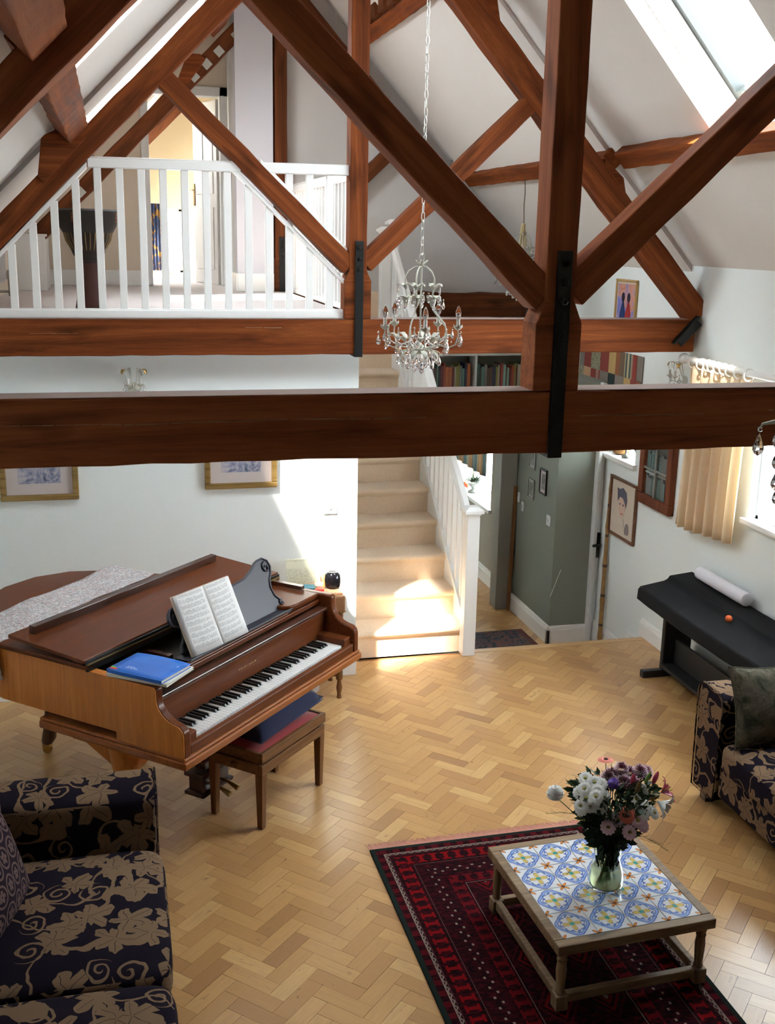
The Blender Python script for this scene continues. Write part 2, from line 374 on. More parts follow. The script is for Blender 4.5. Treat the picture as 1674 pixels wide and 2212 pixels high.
# upstairs corridor: end wall with the bedroom door, bedroom walls
b = MB(); cells(b, [XL, .36, 1.0, 1.75], [UF, 3.96, 5.2], [(.36, 1.0, UF, 3.96)], lambda a, c, d, e: b.box(a, c, 10.35, 10.45, d, e)); struct(b.build('wall_landing', M_cream, keep=True))
b = MB(); b.box(1.12, 1.22, 9.72, 10.35, UF, 5.1); struct(b.build('wall_corridor', M_lilac, keep=True))
b = MB(); cells(b, [XL, .60, .97, 1.75], [UF, UF+.02, 3.03, 5.2], [(.60, .97, UF+.02, 3.03)], lambda a, c, d, e: b.box(a, c, 12.9, 13.1, d, e)); b.box(1.65, 1.75, 10.45, 12.9, UF, 5.2); struct(b.build('wall_bedroom', plain('pale_yellow_wall', (.78, .67, .47), .9), keep=True))
b = MB(); b.box(.30, .37, 10.33, 10.47, UF, 4.03); b.box(.99, 1.07, 10.33, 10.47, UF, 4.03); b.box(.30, 1.07, 10.33, 10.47, 3.95, 4.03); struct(b.build('trim_2', M_gpaint, keep=True, bev=.006))
b = MB(); b.box(1.03, 1.13, 9.95, 10.02, UF, 4.3); b.box(1.08, 1.12, 9.72, 9.95, 4.22, 4.3); struct(b.build('trim_3', M_gpaint, keep=True, bev=.006))
board('baseboard_landing', XL, .30, 10.33, 10.35, UF, UF+.13)
M = Matrix.Translation((.985, 10.45, UF)) @ Matrix.Rotation(radians(107), 4, 'Z')
b = MB(); b.box(0, .57, -.02, .02, .005, 1.63); 
d = struct(b.build('door_2', plain('grey_white_door', (.55, .53, .50), .5), M=M, bev=.003)); b = MB()
for z0, z1 in ((.14, .70), (.82, 1.5)):
    for x0, x1 in ((.08, .25), (.32, .49)): b.box(x0, x1, .019, .026, z0, z1); b.box(x0, x1, -.026, -.019, z0, z1)
b.build('door_panel', bpy.data.materials['grey_white_door'], d, bev=.006)
b = MB(); b.box(.535, .565, .02, .03, .72, .92); b.tube([(.55, .03, .86), (.55, .06, .86), (.47, .065, .86)], .008); b.box(.535, .565, -.03, -.02, .72, .92); b.tube([(.55, -.03, .86), (.55, -.06, .86), (.47, -.065, .86)], .008)
b.build('door_handle', plain('aged_brass', (.35, .25, .12), .35, .9), d, smooth=True)
# downstairs slice of a white door with black lever beside the hall box
b = MB(); b.box(3.585, 3.615, 7.62, 7.69, LF, 1.74); struct(b.build('trim_4', M_gpaint, keep=True, bev=.004))
b = MB(); b.box(3.615, 3.655, 7.655, 7.67, LF+.01, 1.70); d = struct(b.build('door_1', M_gpaint, keep=True, bev=.003))
b = MB(); b.box(3.622, 3.648, 7.63, 7.655, .36, .56); b.tube([(3.635, 7.635, .47), (3.635, 7.60, .47), (3.57, 7.59, .47)], .011); b.build('door_handle', M_iron, d, smooth=True)

# ------------------------------------------------------------------ roof slopes with skylight openings
def slope(side, x, y, t):
    if side == 'r': return (x+.7399*t, y, 6.666-1.1*x+.6727*t)
    return (x-.7071*t, y, 3.59+x+.7071*t)
SKY_R = [(2.12, 3.02, 4.45, 5.35)]; SKY_L = [(-.17, .38, 4.45, 5.30), (-.17, .62, 7.15, 8.10)]
def roof(side, xs, ys, holes, name):
    b = MB()
    def cell(x0, x1, y0, y1):
        t0 = -.025 if y0 >= 6.57 else 0
        vs = [slope(side, x, y, t) for x in (x0, x1) for y in (y0, y1) for t in (t0, .17)]
        b.add(vs, [(0, 1, 3, 2), (4, 6, 7, 5), (0, 4, 5, 1), (2, 3, 7, 6), (0, 2, 6, 4), (1, 5, 7, 3)])
    cells(b, xs, ys, holes, cell); return struct(b.build(name, M_ceil, keep=True))
roof('r', [1.465, 2.12, 3.02, 3.9], [-1.6, 4.45, 5.35, 6.58, 9.7], SKY_R, 'ceiling')
roof('l', [-1.2, -.17, .38, .62, 1.465], [-1.6, 4.45, 5.30, 6.58, 7.15, 8.10, 9.7], SKY_L, 'ceiling')
roof('r', [1.465, 2.6], [9.7, 13.3], [], 'ceiling'); roof('l', [-1.2, -.4, .5, 1.465], [9.7, 11.2, 12.2, 13.3], [(-.4, .5, 11.2, 12.2)], 'ceiling')  # last hole: unseen bedroom skylight, added to let in more light
M_frame = plain('grey_green_window_frame', (.012, .017, .017), .5)
for i, (side, h) in enumerate([('r', SKY_R[0]), ('l', SKY_L[0]), ('l', SKY_L[1]), ('l', (-.4, .5, 11.2, 12.2))]):  # last entry is the added bedroom skylight
    x0, x1, y0, y1 = h; e = .016
    def ring(b, x0, x1, y0, y1, wd, t0, t1):
        for a in ((x0, x1, y0, y0+wd), (x0, x1, y1-wd, y1), (x0, x0+wd, y0+wd, y1-wd), (x1-wd, x1, y0+wd, y1-wd)):
            vs = [slope(side, x, y, t) for x in a[:2] for y in a[2:] for t in (t0, t1)]
            b.add(vs, [(0, 1, 3, 2), (4, 6, 7, 5), (0, 4, 5, 1), (2, 3, 7, 6), (0, 2, 6, 4), (1, 5, 7, 3)])
    b = MB(); ring(b, x0, x1, y0, y1, .012, .085, .26); wn = struct(b.build('window_%d' % (i+1 if i < 3 else 8), M_white, keep=True))
    b = MB(); ring(b, x0+.012, x1-.012, y0+.012, y1-.012, .04, .19, .25); b.build('window_sash', M_frame, wn)
    b = MB(); vs = [slope(side, x, y, t) for x in (x0+.02, x1-.02) for y in (y0+.02, y1-.02) for t in (.222, .228)]
    b.add(vs, [(0, 1, 3, 2), (4, 6, 7, 5), (0, 4, 5, 1), (2, 3, 7, 6), (0, 2, 6, 4), (1, 5, 7, 3)]); b.build('window_pane', M_glass, wn)
# windows in walls
def wwin(name, x, y0, y1, z0, z1, nm, mat=M_white, d=.06, sill=True, axis='x'):
    b = MB(); w_ = .03
    P = (lambda a0, a1, c0, c1, t0, t1: b.box(x+t0, x+t1, a0, a1, c0, c1)) if axis == 'x' else (lambda a0, a1, c0, c1, t0, t1: b.box(a0, a1, x+t0, x+t1, c0, c1))
    P(y0, y1, z0, z0+w_, d, d+.05); P(y0, y1, z1-w_, z1, d, d+.05); P(y0, y0+w_, z0, z1, d, d+.05); P(y1-w_, y1, z0, z1, d, d+.05)
    for k in range(1, nm): q = y0+(y1-y0)*k/nm; P(q-.02, q+.02, z0, z1, d, d+.05)
    o = struct(b.build(name, mat, keep=True, bev=.004)); b = MB(); P(y0+.03, y1-.03, z0+.03, z1-.03, d+.02, d+.026); b.build('window_pane', M_glass, o)
    if sill: b = MB(); P(y0-.04, y1+.04, z0-.03, z0+.006, -.035, d); b.build('window_sill', M_white, o, bev=.005)
    return o
wwin('window_4', XR, 4.35, 5.66, 1.18, 1.93, 2, d=.05)
wwin('window_5', XR, 7.17, 7.63, 1.2, 1.72, 1, d=.10)
wwin('window_6', 3.30, 9.24, 10.4, .36, 1.05, 2, d=.22)
wwin('window_7', 12.9, .60, .97, UF+.02, 3.03, 2, d=.08, sill=False, axis='y')

# ------------------------------------------------------------------ roof trusses
def zin_l(x): return 3.26+x
def zin_r(x): return 2.31+1.083*(3.57-x)
def truss(yf, label, matb, cut=False, th=.125, dl=0):
    t = thing('roof_truss', label, 'roof truss', (1.4, yf, 2.105)); ym = yf+th/2
    def tm(name, p0, p1, h, y0=None, tt=th, ex=.003, seed=0, mat=None):
        y0 = yf if y0 is None else y0
        return beamob(name, (p0[0], y0+tt/2, p0[1]), (p1[0], y0+tt/2, p1[1]), tt, h, mat or matb, t, rough=ex, seed=seed)
    if not cut: tm('tie_beam', (XL, 2.207), (3.62, 2.207), .206, seed=1)
    else:
        tm('tie_beam', (1.2, 2.20), (2.12, 2.20), .2, seed=3); o = tm('tie_beam', (2.55, 2.2), (3.62, 2.2), .22, ex=.012, seed=5)
    k0 = 2.31
    tm('king_post', (1.405, k0), (1.405, 4.62), .105, yf+.004, th-.008, .0015, seed=2)
    # wider foot of the king post under the struts
    b = MB(); b.prism([(1.325, k0), (1.485, k0), (1.485, 2.53), (1.455, 2.60), (1.355, 2.60), (1.325, 2.53)], yf+.001, yf+th-.001, XZ @ Matrix.Identity(4))
    b.build('king_post_foot', matb, t, M=Matrix.Translation(t.location).inverted(), bev=.004)
    if not cut: tm('strut', (1.36, 2.61), (.29-dl*.5, 3.625+dl*.5), .105, yf+.008, th-.02, seed=4)
    tm('strut', (1.45, 2.625), (2.545, 3.665), .105, yf+.008, th-.02, seed=6)
    # rafters: centre line .085 above the inner line
    n = .062
    tm('rafter', (XL+.0-n*.707-.05, zin_l(XL-.05)+n*.707+dl), (1.42-n*.707, zin_l(1.42)+n*.707+dl), 2*n, yf+.002, seed=7)
    n = .076
    tm('rafter', (3.60+n*.735, zin_r(3.60)+n*.68), (1.39+n*.735, zin_r(1.39)+n*.68), 2*n, yf+.002, seed=8)
    b = MB(); b.box(1.385, 1.435, -.012, 0, 2.10-.002, 2.76, Matrix.Translation((0, yf, 0))); b.box(1.385, 1.435, yf-.012, yf+th+.012, 2.088, 2.10)
    s = b.build('iron_strap', M_iron, t, M=Matrix.Translation(t.location).inverted(), bev=.002)
    b = MB()
    for z in (2.72, 2.66, 2.60): b.lathe([(.012, 0), (.012, .012), (.008, .016)], (0, 0, 0), 6, Matrix.Translation((1.41, yf-.012, z)) @ Matrix.Rotation(pi/2, 4, 'X'))
    b.build('bolt', M_iron, s, M=Matrix.Identity(4), smooth=False)
    return t
t1 = truss(3.35, 'dark timber roof truss nearest the viewer, crossing in front of everything', M_beamd, dl=.07)
t2 = truss(6.40, 'orange-brown timber roof truss carrying the white balcony balusters', M_beam)
t3 = truss(9.43, 'farthest full timber truss behind the landing, with small pale plates on its left rafter', M_beamf, cut=True, dl=-.05)
# dusty tops of tie beams are a thin layer of dust on the same timber
for t, yf in ((t1, 3.35), (t2, 6.4)):
    b = MB(); b.box(XL, 3.62, yf+.004, yf+.121, 2.3105, 2.3125); b.build('beam_top_dust', M_dust, t, M=Matrix.Translation(t.location).inverted(), label='grey dust on the top face')
# long drying split along the face of the nearest tie beam, shorter ones on the middle one
M_split = plain('pale_split_wood', (.34, .20, .12), .9, var=.4)
rs = random.Random(17)
def split(t, yf, x0, x1, z, nm='split'):
    b = MB(); x = x0; zz = z
    while x < x1:
        L_ = rs.uniform(.02, .06); z2 = zz+rs.uniform(-.0015, .0015); h = rs.uniform(.0004, .0014)
        b.add([(x, yf-.0034, zz-h), (x+L_, yf-.0034, z2-h), (x+L_, yf-.0034, z2+h), (x, yf-.0034, zz+h), (x, yf+.001, zz-h), (x+L_, yf+.001, z2-h), (x+L_, yf+.001, z2+h), (x, yf+.001, zz+h)], [(0, 1, 2, 3), (0, 4, 5, 1), (2, 6, 7, 3)])
        x += L_*rs.choice((1, 1, 1.2)); zz = z2
    stuff(b.build(nm, M_split, t, M=Matrix.Translation(t.location).inverted(), fix=False, label='pale drying split in the beam face'))
split(t1, 3.35, -.95, .95, 2.228); split(t1, 3.35, 1.5, 1.95, 2.226); split(t1, 3.35, 2.2, 2.9, 2.232)
split(t2, 6.4, .74, .95, 2.262); split(t2, 6.4, -.45, -.2, 2.23)
# iron heel strap at the right end of the middle truss
b = MB(); b.bar((3.50, 6.392, 2.165), (3.63, 6.392, 2.30), .07, .012, (0, 1, 0)); b.bar((3.46, 6.385, 2.16), (3.62, 6.385, 2.33), .012, .055, (0, 1, 0)); b.build('heel_strap', M_iron, t2, M=Matrix.Translation(t2.location).inverted())
# pale square plates on the third truss's left rafter
M_plate = plain('pale_metal_plate', (.45, .46, .42), .4, .2)
for x, z in [(.71, 3.99), (.81, 4.09), (.91, 4.19), (1.05, 4.32), (1.10, 4.37), (1.15, 4.42), (-.21, 3.08)]:
    b = MB(); b.box(-.033, .033, -.008, 0, -.033, .033); b.box(-.008, .008, -.012, -.008, -.008, .008)
    b.build('plate', M_plate, t3, M=Matrix.Translation((x-1.4, 9.43-.002-9.43, z-2.105+.0)) @ Matrix.Rotation(-pi/4, 4, 'Y'))
# a fourth rafter showing through the bedroom doorway
o = beamob('rafter', (.0, 12.4, 3.35), (1.3, 12.4, 4.62), .1, .17, M_beamf, rough=.002); tag(o, 'dark rafter crossing the bedroom beyond the open upstairs door', 'beam')

# purlins: corner against the ceiling at (x,z), body hanging inward
def purlin(side, xc, y0, y1, label, mat, dep=.075, wid=.115):
    if side == 'r': u = Vector((-.7399, 0, -.6727)); v = Vector((.673, 0, -.74)); p = Vector((xc, 0, 6.666-1.1*xc))
    else: u = Vector((.7071, 0, -.7071)); v = Vector((-.7071, 0, -.7071)); p = Vector((xc, 0, 3.59+xc))
    c = p+u*(dep/2)+v*(wid/2); o = beamob('purlin', (c.x, y0, c.z), (c.x, y1, c.z), dep, wid, mat, up=(u.x, 0, u.z), rough=.004)
    return tag(o, label, 'beam')
purlin('r', 3.02, 3.48, 6.39, 'right-hand purlin running from the near truss under the bright skylight', M_beam)
purlin('r', 3.02, 6.53, 9.42, 'right-hand purlin between the middle truss and the back wall', M_beam)
purlin('r', 3.02, -1.4, 3.34, 'right-hand purlin above the viewer in front of the near truss', M_beamd)
purlin('r', 2.06, 6.53, 9.42, 'upper right purlin with a row of dark blocks on top', M_beam, .09, .11)
purlin('l', -.17, 3.48, 6.39, 'left-hand purlin stub between near and middle trusses by the skylights', M_beam, .12, .14)
purlin('l', -.17, 6.53, 9.42, 'left-hand purlin behind the middle truss above the drum', M_beam, .12, .14)
purlin('l', -.17, -1.4, 3.34, 'left-hand purlin at the very top left corner of the view', M_beamd, .12, .14)
purlin('l', .88, 6.53, 9.42, 'upper left purlin reaching the farthest truss', M_beam, .12, .14)
def cleat(x0, z0, x1, z1, y, label, mat=M_beam, pts=None):
    b = MB(); b.prism(pts, y, y+.1, XZ); tag(b.build('cleat', mat, bev=.004), label, 'timber block')
cleat(0, 0, 0, 0, 6.42, 'wedge-shaped block under the right purlin on the middle truss', pts=[(2.93, 3.27), (3.06, 3.16), (3.09, 3.03), (3.04, 2.98), (2.93, 3.1)])
cleat(0, 0, 0, 0, 6.38, 'wedge-shaped block under the left purlin on the middle truss', pts=[(-.36, 3.06), (-.33, 3.27), (-.2, 3.33), (-.10, 3.27), (-.33, 3.03)])
cleat(0, 0, 0, 0, 6.42, 'block above the rafter top of the middle truss, right of the chain', pts=[(2.06, 4.16), (2.20, 4.12), (2.235, 3.95), (2.18, 3.93), (2.0, 4.1)])
cleat(0, 0, 0, 0, 9.40, 'wedge block under the upper left purlin on the farthest truss', pts=[(.56, 3.92), (.66, 4.16), (.76, 4.16), (.80, 4.12), (.62, 3.88)])
b0 = None
for k in range(9):
    b = MB(); x = 2.02; y = 6.7+.27*k
    b.box(x-.055, x+.02, y-.075, y+.075, 4.36, 4.44+.02); o = b.build('block', M_beamf, bev=.004); tag(o, 'small dark timber block in the row on top of the upper right purlin', 'timber block', 'row of dark blocks above the upper right purlin'); o['label'] = 'dark timber block on the upper right purlin, %s in the row from the middle truss' % ORD[k]

def Wm(t): return Matrix.Translation(t.location).inverted()
# ------------------------------------------------------------------ staircase
RS, GO, SY, SX = .190, .241, 6.80, 2.28
st = thing('staircase', 'carpeted beige staircase with white balustrade and square newel post', 'staircase', (1.45, 6.8, 0))
for k in range(1, 13):
    y0 = SY+GO*(k-1); z = RS*k if k < 12 else UF; zb = RS*(k-1)-.0
    pr = [(y0+GO+.02, zb), (y0+GO+.02, z), (y0+.005, z)]+[(y0-.004-.022*sin(a), z-.022+.022*cos(a)) for a in (.3, .8, 1.3, 1.8, 2.3)]+[(y0, z-.055), (y0, zb)]
    if k == 12: pr = [(y0+.25, zb), (y0+.25, z), (y0, z), (y0, zb)]
    b = MB(); b.prism(pr, 1.452, SX-.012, YX); b.build('step', M_carpet, st, M=Wm(st), smooth=True)
pit = RS/GO
def nose(y): return RS+pit*(y-SY)
b = MB(); b.prism([(6.74, 0), (6.74, .22), (9.45, nose(9.45)+.075), (9.45, nose(9.45)-.3), (7.1, 0)], SX-.014, SX+.022, YX); b.build('string', M_white, st, M=Wm(st), bev=.004)
b = MB(); b.prism([(6.60, 0), (6.60, .15), (9.45, nose(9.45)+.06), (9.45, nose(9.45)-.3), (7.1, 0)], 1.448, 1.462, YX); b.build('string', M_white, st, M=Wm(st))
def newel(x, y, z0, z1, w_=.088):
    b = MB(); b.box(x-w_/2, x+w_/2, y-w_/2, y+w_/2, z0, z1-.05); n = b.build('newel_post', M_white, st, M=Wm(st), bev=.004)
    b = MB(); q = w_/2; b.box(x-q-.008, x+q+.008, y-q-.008, y+q+.008, z1-.062, z1-.05); b.box(x-q-.022, x+q+.022, y-q-.022, y+q+.022, z1-.05, z1-.028)
    b.add([(x-q-.018, y-q-.018, z1-.028), (x+q+.018, y-q-.018, z1-.028), (x+q+.018, y+q+.018, z1-.028), (x-q-.018, y+q+.018, z1-.028), (x-q+.012, y-q+.012, z1-.008), (x+q-.012, y-q+.012, z1-.008), (x+q-.012, y+q-.012, z1-.008), (x-q+.012, y+q-.012, z1-.008)], [(4, 5, 6, 7), (0, 1, 5, 4), (1, 2, 6, 5), (2, 3, 7, 6), (3, 0, 4, 7)])
    b.build('cap', M_white, n, M=Matrix.Identity(4), bev=.002)
newel(SX, 6.742, 0, 1.06); newel(2.215, 9.05, 1.9, 2.87); newel(2.30, 9.12, 1.9, 2.93, .08)
def rail(y): return .955+pit*(y-6.75)
b = MB(); pr = [(-.036, -.028), (.036, -.028), (.036, -.008), (.028, .0), (.032, .014), (.020, .028), (-.020, .028), (-.032, .014), (-.028, 0), (-.036, -.008)]
yA, yB = 6.785, 9.02; vs = [(SX-.012+x*.8, y, rail(y)+z) for y in (yA, yB) for x, z in pr]; n_ = len(pr)
b.add(vs, [tuple(range(n_)), tuple(range(2*n_-1, n_-1, -1))]+[(i, (i+1) % n_, n_+(i+1) % n_, n_+i) for i in range(n_)]); b.build('handrail', M_white, st, M=Wm(st))
b = MB(); b.prism([(6.78, .265), (6.78, .225), (9.03, nose(9.03)+.09), (9.03, nose(9.03)+.125)], SX-.03, SX+.03, YX); b.build('base_rail', M_white, st, M=Wm(st))
for i in range(19):
    y = 6.90+.1165*i; z0 = nose(y)+.085; z1 = rail(y)-.02
    b = MB(); b.prism([(y-.0165, z0-.02), (y+.0165, z0), (y+.0165, z1+.01), (y-.0165, z1-.015)], SX-.0165, SX+.0165, YX); b.build('baluster', M_white, st, M=Wm(st))

# ------------------------------------------------------------------ balcony balustrade set between the truss timbers
bl = thing('balustrade', 'white balcony balustrade fitted around the diagonal strut of the middle truss', 'balustrade', (.2, 6.46, 2.31))
YB = 6.462
def railbar(x0, z0, x1, z1, w_, h, par, y=YB, mat=M_white, name='handrail'):
    b = MB(); b.bar((x0, y, z0), (x1, y, z1), w_, h, (0, 1, 0) if False else (0, 0, 1)); b.bar((x0, y, z0+h*.28), (x1, y, z1+h*.28), w_*.75, h*.75); return b.build(name, mat, par, M=Wm(par), bev=.004)
SL0, SL1 = 2.55-.012, .955   # strut lower edge z = SL0+(1.33-x)*SL1
def s_lo(x): return 2.545+(1.33-x)*.955
def s_up(x): return 2.695+(1.33-x)*.958
railbar(-.10, 3.148, .73, 3.148, .065, .05, bl); railbar(.755, 3.148, 1.352, 3.148, .065, .05, bl)
railbar(-1.0, 2.335, 1.325, 2.335, .06, .045, bl, name='base_rail')
def trimbar(xa, xb, fn, off, name='trim_rail'):
    b = MB(); b.prism([(xa, fn(xa)+off-.016), (xb, fn(xb)+off-.016), (xb, fn(xb)+off+.016), (xa, fn(xa)+off+.016)], YB-.03, YB+.03, XZ); b.build(name, M_white, bl, M=Wm(bl), bev=.003)
trimbar(.745, 1.33, s_lo, -.02); trimbar(.66, 1.33, s_lo, -.02) if False else None
trimbar(.68, .745, s_lo, -.02); trimbar(.84, 1.345, s_up, .02); trimbar(-1.0, -.105, zin_l, -.022)
for i in range(-17, 3):
    x = 1.008+.1177*i; hw = .0205; L_ = []
    top = 3.125
    if zin_l(x)-.04 < top: L_.append((2.35, zin_l(x)-.04))
    elif s_lo(x) - .03 > top: L_.append((2.35, top))
    else:
        L_.append((2.35, s_lo(x)-.03))
        if s_up(x)+.03 < top: L_.append((s_up(x)+.03, top))
    for z0, z1 in L_:
        if z1-z0 < .03: continue
        b = MB(); b.box(x-hw, x+hw, YB-hw, YB+hw, z0, z1+.01); b.build('baluster', M_white, bl, M=Wm(bl), bev=.003)
# landing balustrade along the stairwell
b2 = thing('balustrade', 'white balustrade running back along the stairwell edge of the landing', 'balustrade', (1.50, 8, 2.31))
b = MB(); b.box(1.475, 1.535, 6.99, 9.42, 3.12, 3.17); b.box(1.482, 1.528, 6.99, 9.42, 3.17, 3.185); b.build('handrail', M_white, b2, M=Wm(b2), bev=.005)
b = MB(); b.box(1.48, 1.53, 6.99, 9.42, 2.31, 2.345); b.build('base_rail', M_white, b2, M=Wm(b2), bev=.003)
for i in range(20):
    y = 7.08+.119*i; b = MB(); b.box(1.49, 1.522, y-.016, y+.016, 2.34, 3.125); b.build('baluster', M_white, b2, M=Wm(b2))

# ------------------------------------------------------------------ grand piano (local: u along keyboard, v to the tail)
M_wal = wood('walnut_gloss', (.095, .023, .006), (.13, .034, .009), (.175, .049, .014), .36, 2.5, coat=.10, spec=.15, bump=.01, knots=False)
M_walz = wood('walnut_gloss_rim', (.48, .145, .022), (.62, .205, .034), (.74, .27, .052), .36, 2.5, axis='z', coat=.12, spec=.3, bump=.01, knots=False)  # same walnut, lightened in colour for the lit bass side
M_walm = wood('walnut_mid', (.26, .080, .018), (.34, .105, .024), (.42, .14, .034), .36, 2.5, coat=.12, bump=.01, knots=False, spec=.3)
M_wald = wood('walnut_dark', (.035, .012, .006), (.060, .019, .009), (.09, .03, .013), .3, 1.5, coat=.5, bump=.01, knots=False)
M_ivory = plain('ivory_key', (.80, .79, .76), .22, var=.02); M_ebony = plain('ebony_key', (.012, .012, .012), .28)
M_blackg = plain('black_satin', (.035, .034, .045), .45)
M_gold = plain('brass', (.55, .38, .14), .3, .9)
PA = radians(47.8); pn = thing('grand_piano', 'polished walnut baby grand piano with lid flap folded back', 'piano', (.166, 4.2685, 0), PA)
def pc(u, v, z):  # piano local -> world
    return Vector((.166+u*cos(PA)-v*sin(PA), 4.2685+u*sin(PA)+v*cos(PA), z))
rim = [(0, .10), (0, .98), (.03, 1.10), (.10, 1.22), (.22, 1.36), (.38, 1.48), (.58, 1.55), (.78, 1.545), (.95, 1.46), (1.06, 1.32), (1.12, 1.16), (1.18, 1.0), (1.27, .85), (1.36, .74), (1.43, .64), (1.45, .54), (1.45, .10)]
def inset(pts, d):
    c = (.72, .75); return [(x+(c[0]-x)*d, y+(c[1]-y)*d) for x, y in pts]
b = MB(); n_ = len(rim); inn = inset(rim, .06)
for i in range(n_-1):
    a, c_ = rim[i], rim[i+1]; e, g_ = inn[i+1], inn[i]
    b.prism([a, c_, e, g_], .705, .952)
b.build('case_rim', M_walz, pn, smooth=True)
b = MB(); b.prism(inset(rim, .03), .705, .73); b.build('bottom_board', M_wald, pn)
b = MB(); b.prism([p for p in inset(rim, .05)], .86, .865); b.build('soundboard', plain('gilt_iron_frame', (.25, .16, .06), .5, .5), pn)
# cheeks with the curved arm profile (v,z)
cheek = [(.30, .70), (.30, .955), (.085, .955), (.075, .945), (.075, .90), (.068, .87), (.045, .84), (.015, .82), (-.01, .812), (-.04, .806), (-.06, .79), (-.066, .77), (-.066, .66), (-.05, .655), (.30, .655)]
UX = Matrix(((0, 0, 1, 0), (1, 0, 0, 0), (0, 1, 0, 0), (0, 0, 0, 1)))
for u0, u1 in ((0, .045), (1.405, 1.45)):
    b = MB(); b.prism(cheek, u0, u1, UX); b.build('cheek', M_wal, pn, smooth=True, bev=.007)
b = MB(); b.prism([(v, z) for v, z in cheek if v > -.05 or True], -.0025, .0005, UX); b.build('side_veneer', M_walz, pn, label='lighter striped veneer on the bass side')  # thin skin carrying the rim's painted lit tone over the cheek
for u0, u1 in ((.045, .112), (1.338, 1.405)):
    b = MB(); b.box(u0, u1, -.045, .13, .70, .755); b.build('key_block', M_wal, pn, bev=.006)
b = MB(); b.box(-.012, 1.462, -.08, .75, .62, .655); b.box(-.006, 1.456, -.072, .75, .655, .67); b.build('key_bed', M_walm, pn, bev=.006, label='lighter walnut moulding under the case')
b = MB(); b.box(.045, 1.405, -.062, -.035, .665, .716); b.build('key_slip', M_wal, pn, bev=.008)
b = MB(); b.box(.112, 1.338, -.035, .14, .67, .70); b.build('key_frame', M_wald, pn)
wk = 1.225/52
wm = MB(); wm.box(.0006, wk-.0006, -.03, .13, .70, .722); me_w = None
for i in range(52):
    if me_w is None:
        o = wm.build('white_key', M_ivory, pn, bev=.0012, M=Matrix.Translation((.112, 0, 0))); me_w = o
    else:
        q = me_w.copy(); COL.objects.link(q); q.parent = pn; q.matrix_local = Matrix.Translation((.112+wk*i, 0, 0))
bk = MB(); bk.add([(-.0065, .028, .722), (.0065, .028, .722), (.0065, .13, .722), (-.0065, .13, .722), (-.005, .036, .734), (.005, .036, .734), (.005, .13, .735), (-.005, .13, .735)], [(0, 1, 5, 4), (1, 2, 6, 5), (2, 3, 7, 6), (3, 0, 4, 7), (4, 5, 6, 7), (3, 2, 1, 0)])
me_b = None
for i in range(51):
    if i % 7 in (0, 2, 3, 5, 6):       # lowest key is A
        M = Matrix.Translation((.112+wk*(i+1), 0, 0))
        if me_b is None: me_b = bk.build('black_key', M_ebony, pn, M=M, bev=.001)
        else: q = me_b.copy(); COL.objects.link(q); q.parent = pn; q.matrix_local = M
b = MB(); b.prism([(.125, .712), (.118, .74), (.118, .86), (.128, .875), (.15, .875), (.15, .712)], .045, 1.405, UX); fb = b.build('fallboard', M_wal, pn, bev=.003)
b = MB(); b.box(.045, 1.405, .10, .155, .875, .89); b.build('hinge_strip', M_wald, fb, M=Matrix.Identity(4), bev=.003)
# small gilt maker's lettering is too small to read in the photograph: a thin gilt line of marks
b = MB(); rr = random.Random(3)
for i in range(9): u = .64+.016*i; b.box(u, u+rr.uniform(.005, .010), .1165, .1178, .80, .80+rr.uniform(.003, .006))
b.build('gilt_inscription', M_gold, fb, M=Matrix.Identity(4))
b = MB(); b.box(.045, 1.405, .15, .20, .90, .925); b.box(.045, 1.12, .155, .18, .925, .934); b.build('name_rail', M_wal, pn, bev=.004)
b = MB(); b.box(.045, 1.405, .215, .52, .87, .88); b.build('tuning_deck', plain('dark_interior', (.03, .022, .012), .6), pn)
# block beside the desk, right, with rounded corner, and left shelf that carries the books
b = MB(); b.prism([(1.12, .20), (1.15, .165), (1.20, .155), (1.405, .155), (1.405, .55), (1.12, .55)], .928, .958); b.build('desk_side_block', M_wal, pn, smooth=True, bev=.006)
b = MB(); b.box(.045, .30, .15, .30, .925, .945); b.build('desk_side_block', M_wal, pn, bev=.004)
for u in (.05, .36, 1.13):
    b = MB(); b.box(u, u+.03, .30, .55, .90, .93); b.build('desk_slide', M_wald, pn, bev=.003)
# lid: main leaf and folded front flap with its lip standing up
lid = [(-.015, .44), (-.015, .99)]+[(x+(x-.72)*.02, y+(y-.75)*.02) for x, y in rim[2:15]]+[(1.465, .60), (1.465, .44)]
b = MB(); b.prism(lid, .962, .980); b.build('lid', M_wal, pn, smooth=True, bev=.004)
b = MB(); b.prism([(-.02, .455), (-.02, .90), (1.47, .90), (1.47, .455)], .989, 1.006); fl = b.build('lid_flap', M_wal, pn, bev=.003, M=Matrix.Translation((0, .455, .985)) @ Matrix.Rotation(radians(4.3), 4, 'X') @ Matrix.Translation((0, -.455, -.985)))
b = MB(); b.box(.05, 1.385, .81, .843, 1.006, 1.044); b.build('flap_lip', M_wald, fl, M=Matrix.Identity(4), bev=.002)
b = MB(); b.box(-.01, 1.46, .440, .452, .952, 1.0); b.build('lid_edge', M_ebony, pn); b = MB(); b.box(-.01, 1.46, .436, .442, .982, .987); b.build('hinge', M_gold, pn)
b = MB(); b.bar((1.40, .25, .972), (1.40, 1.0, .972), .03, .02); b.build('lid_prop', M_wald, pn)
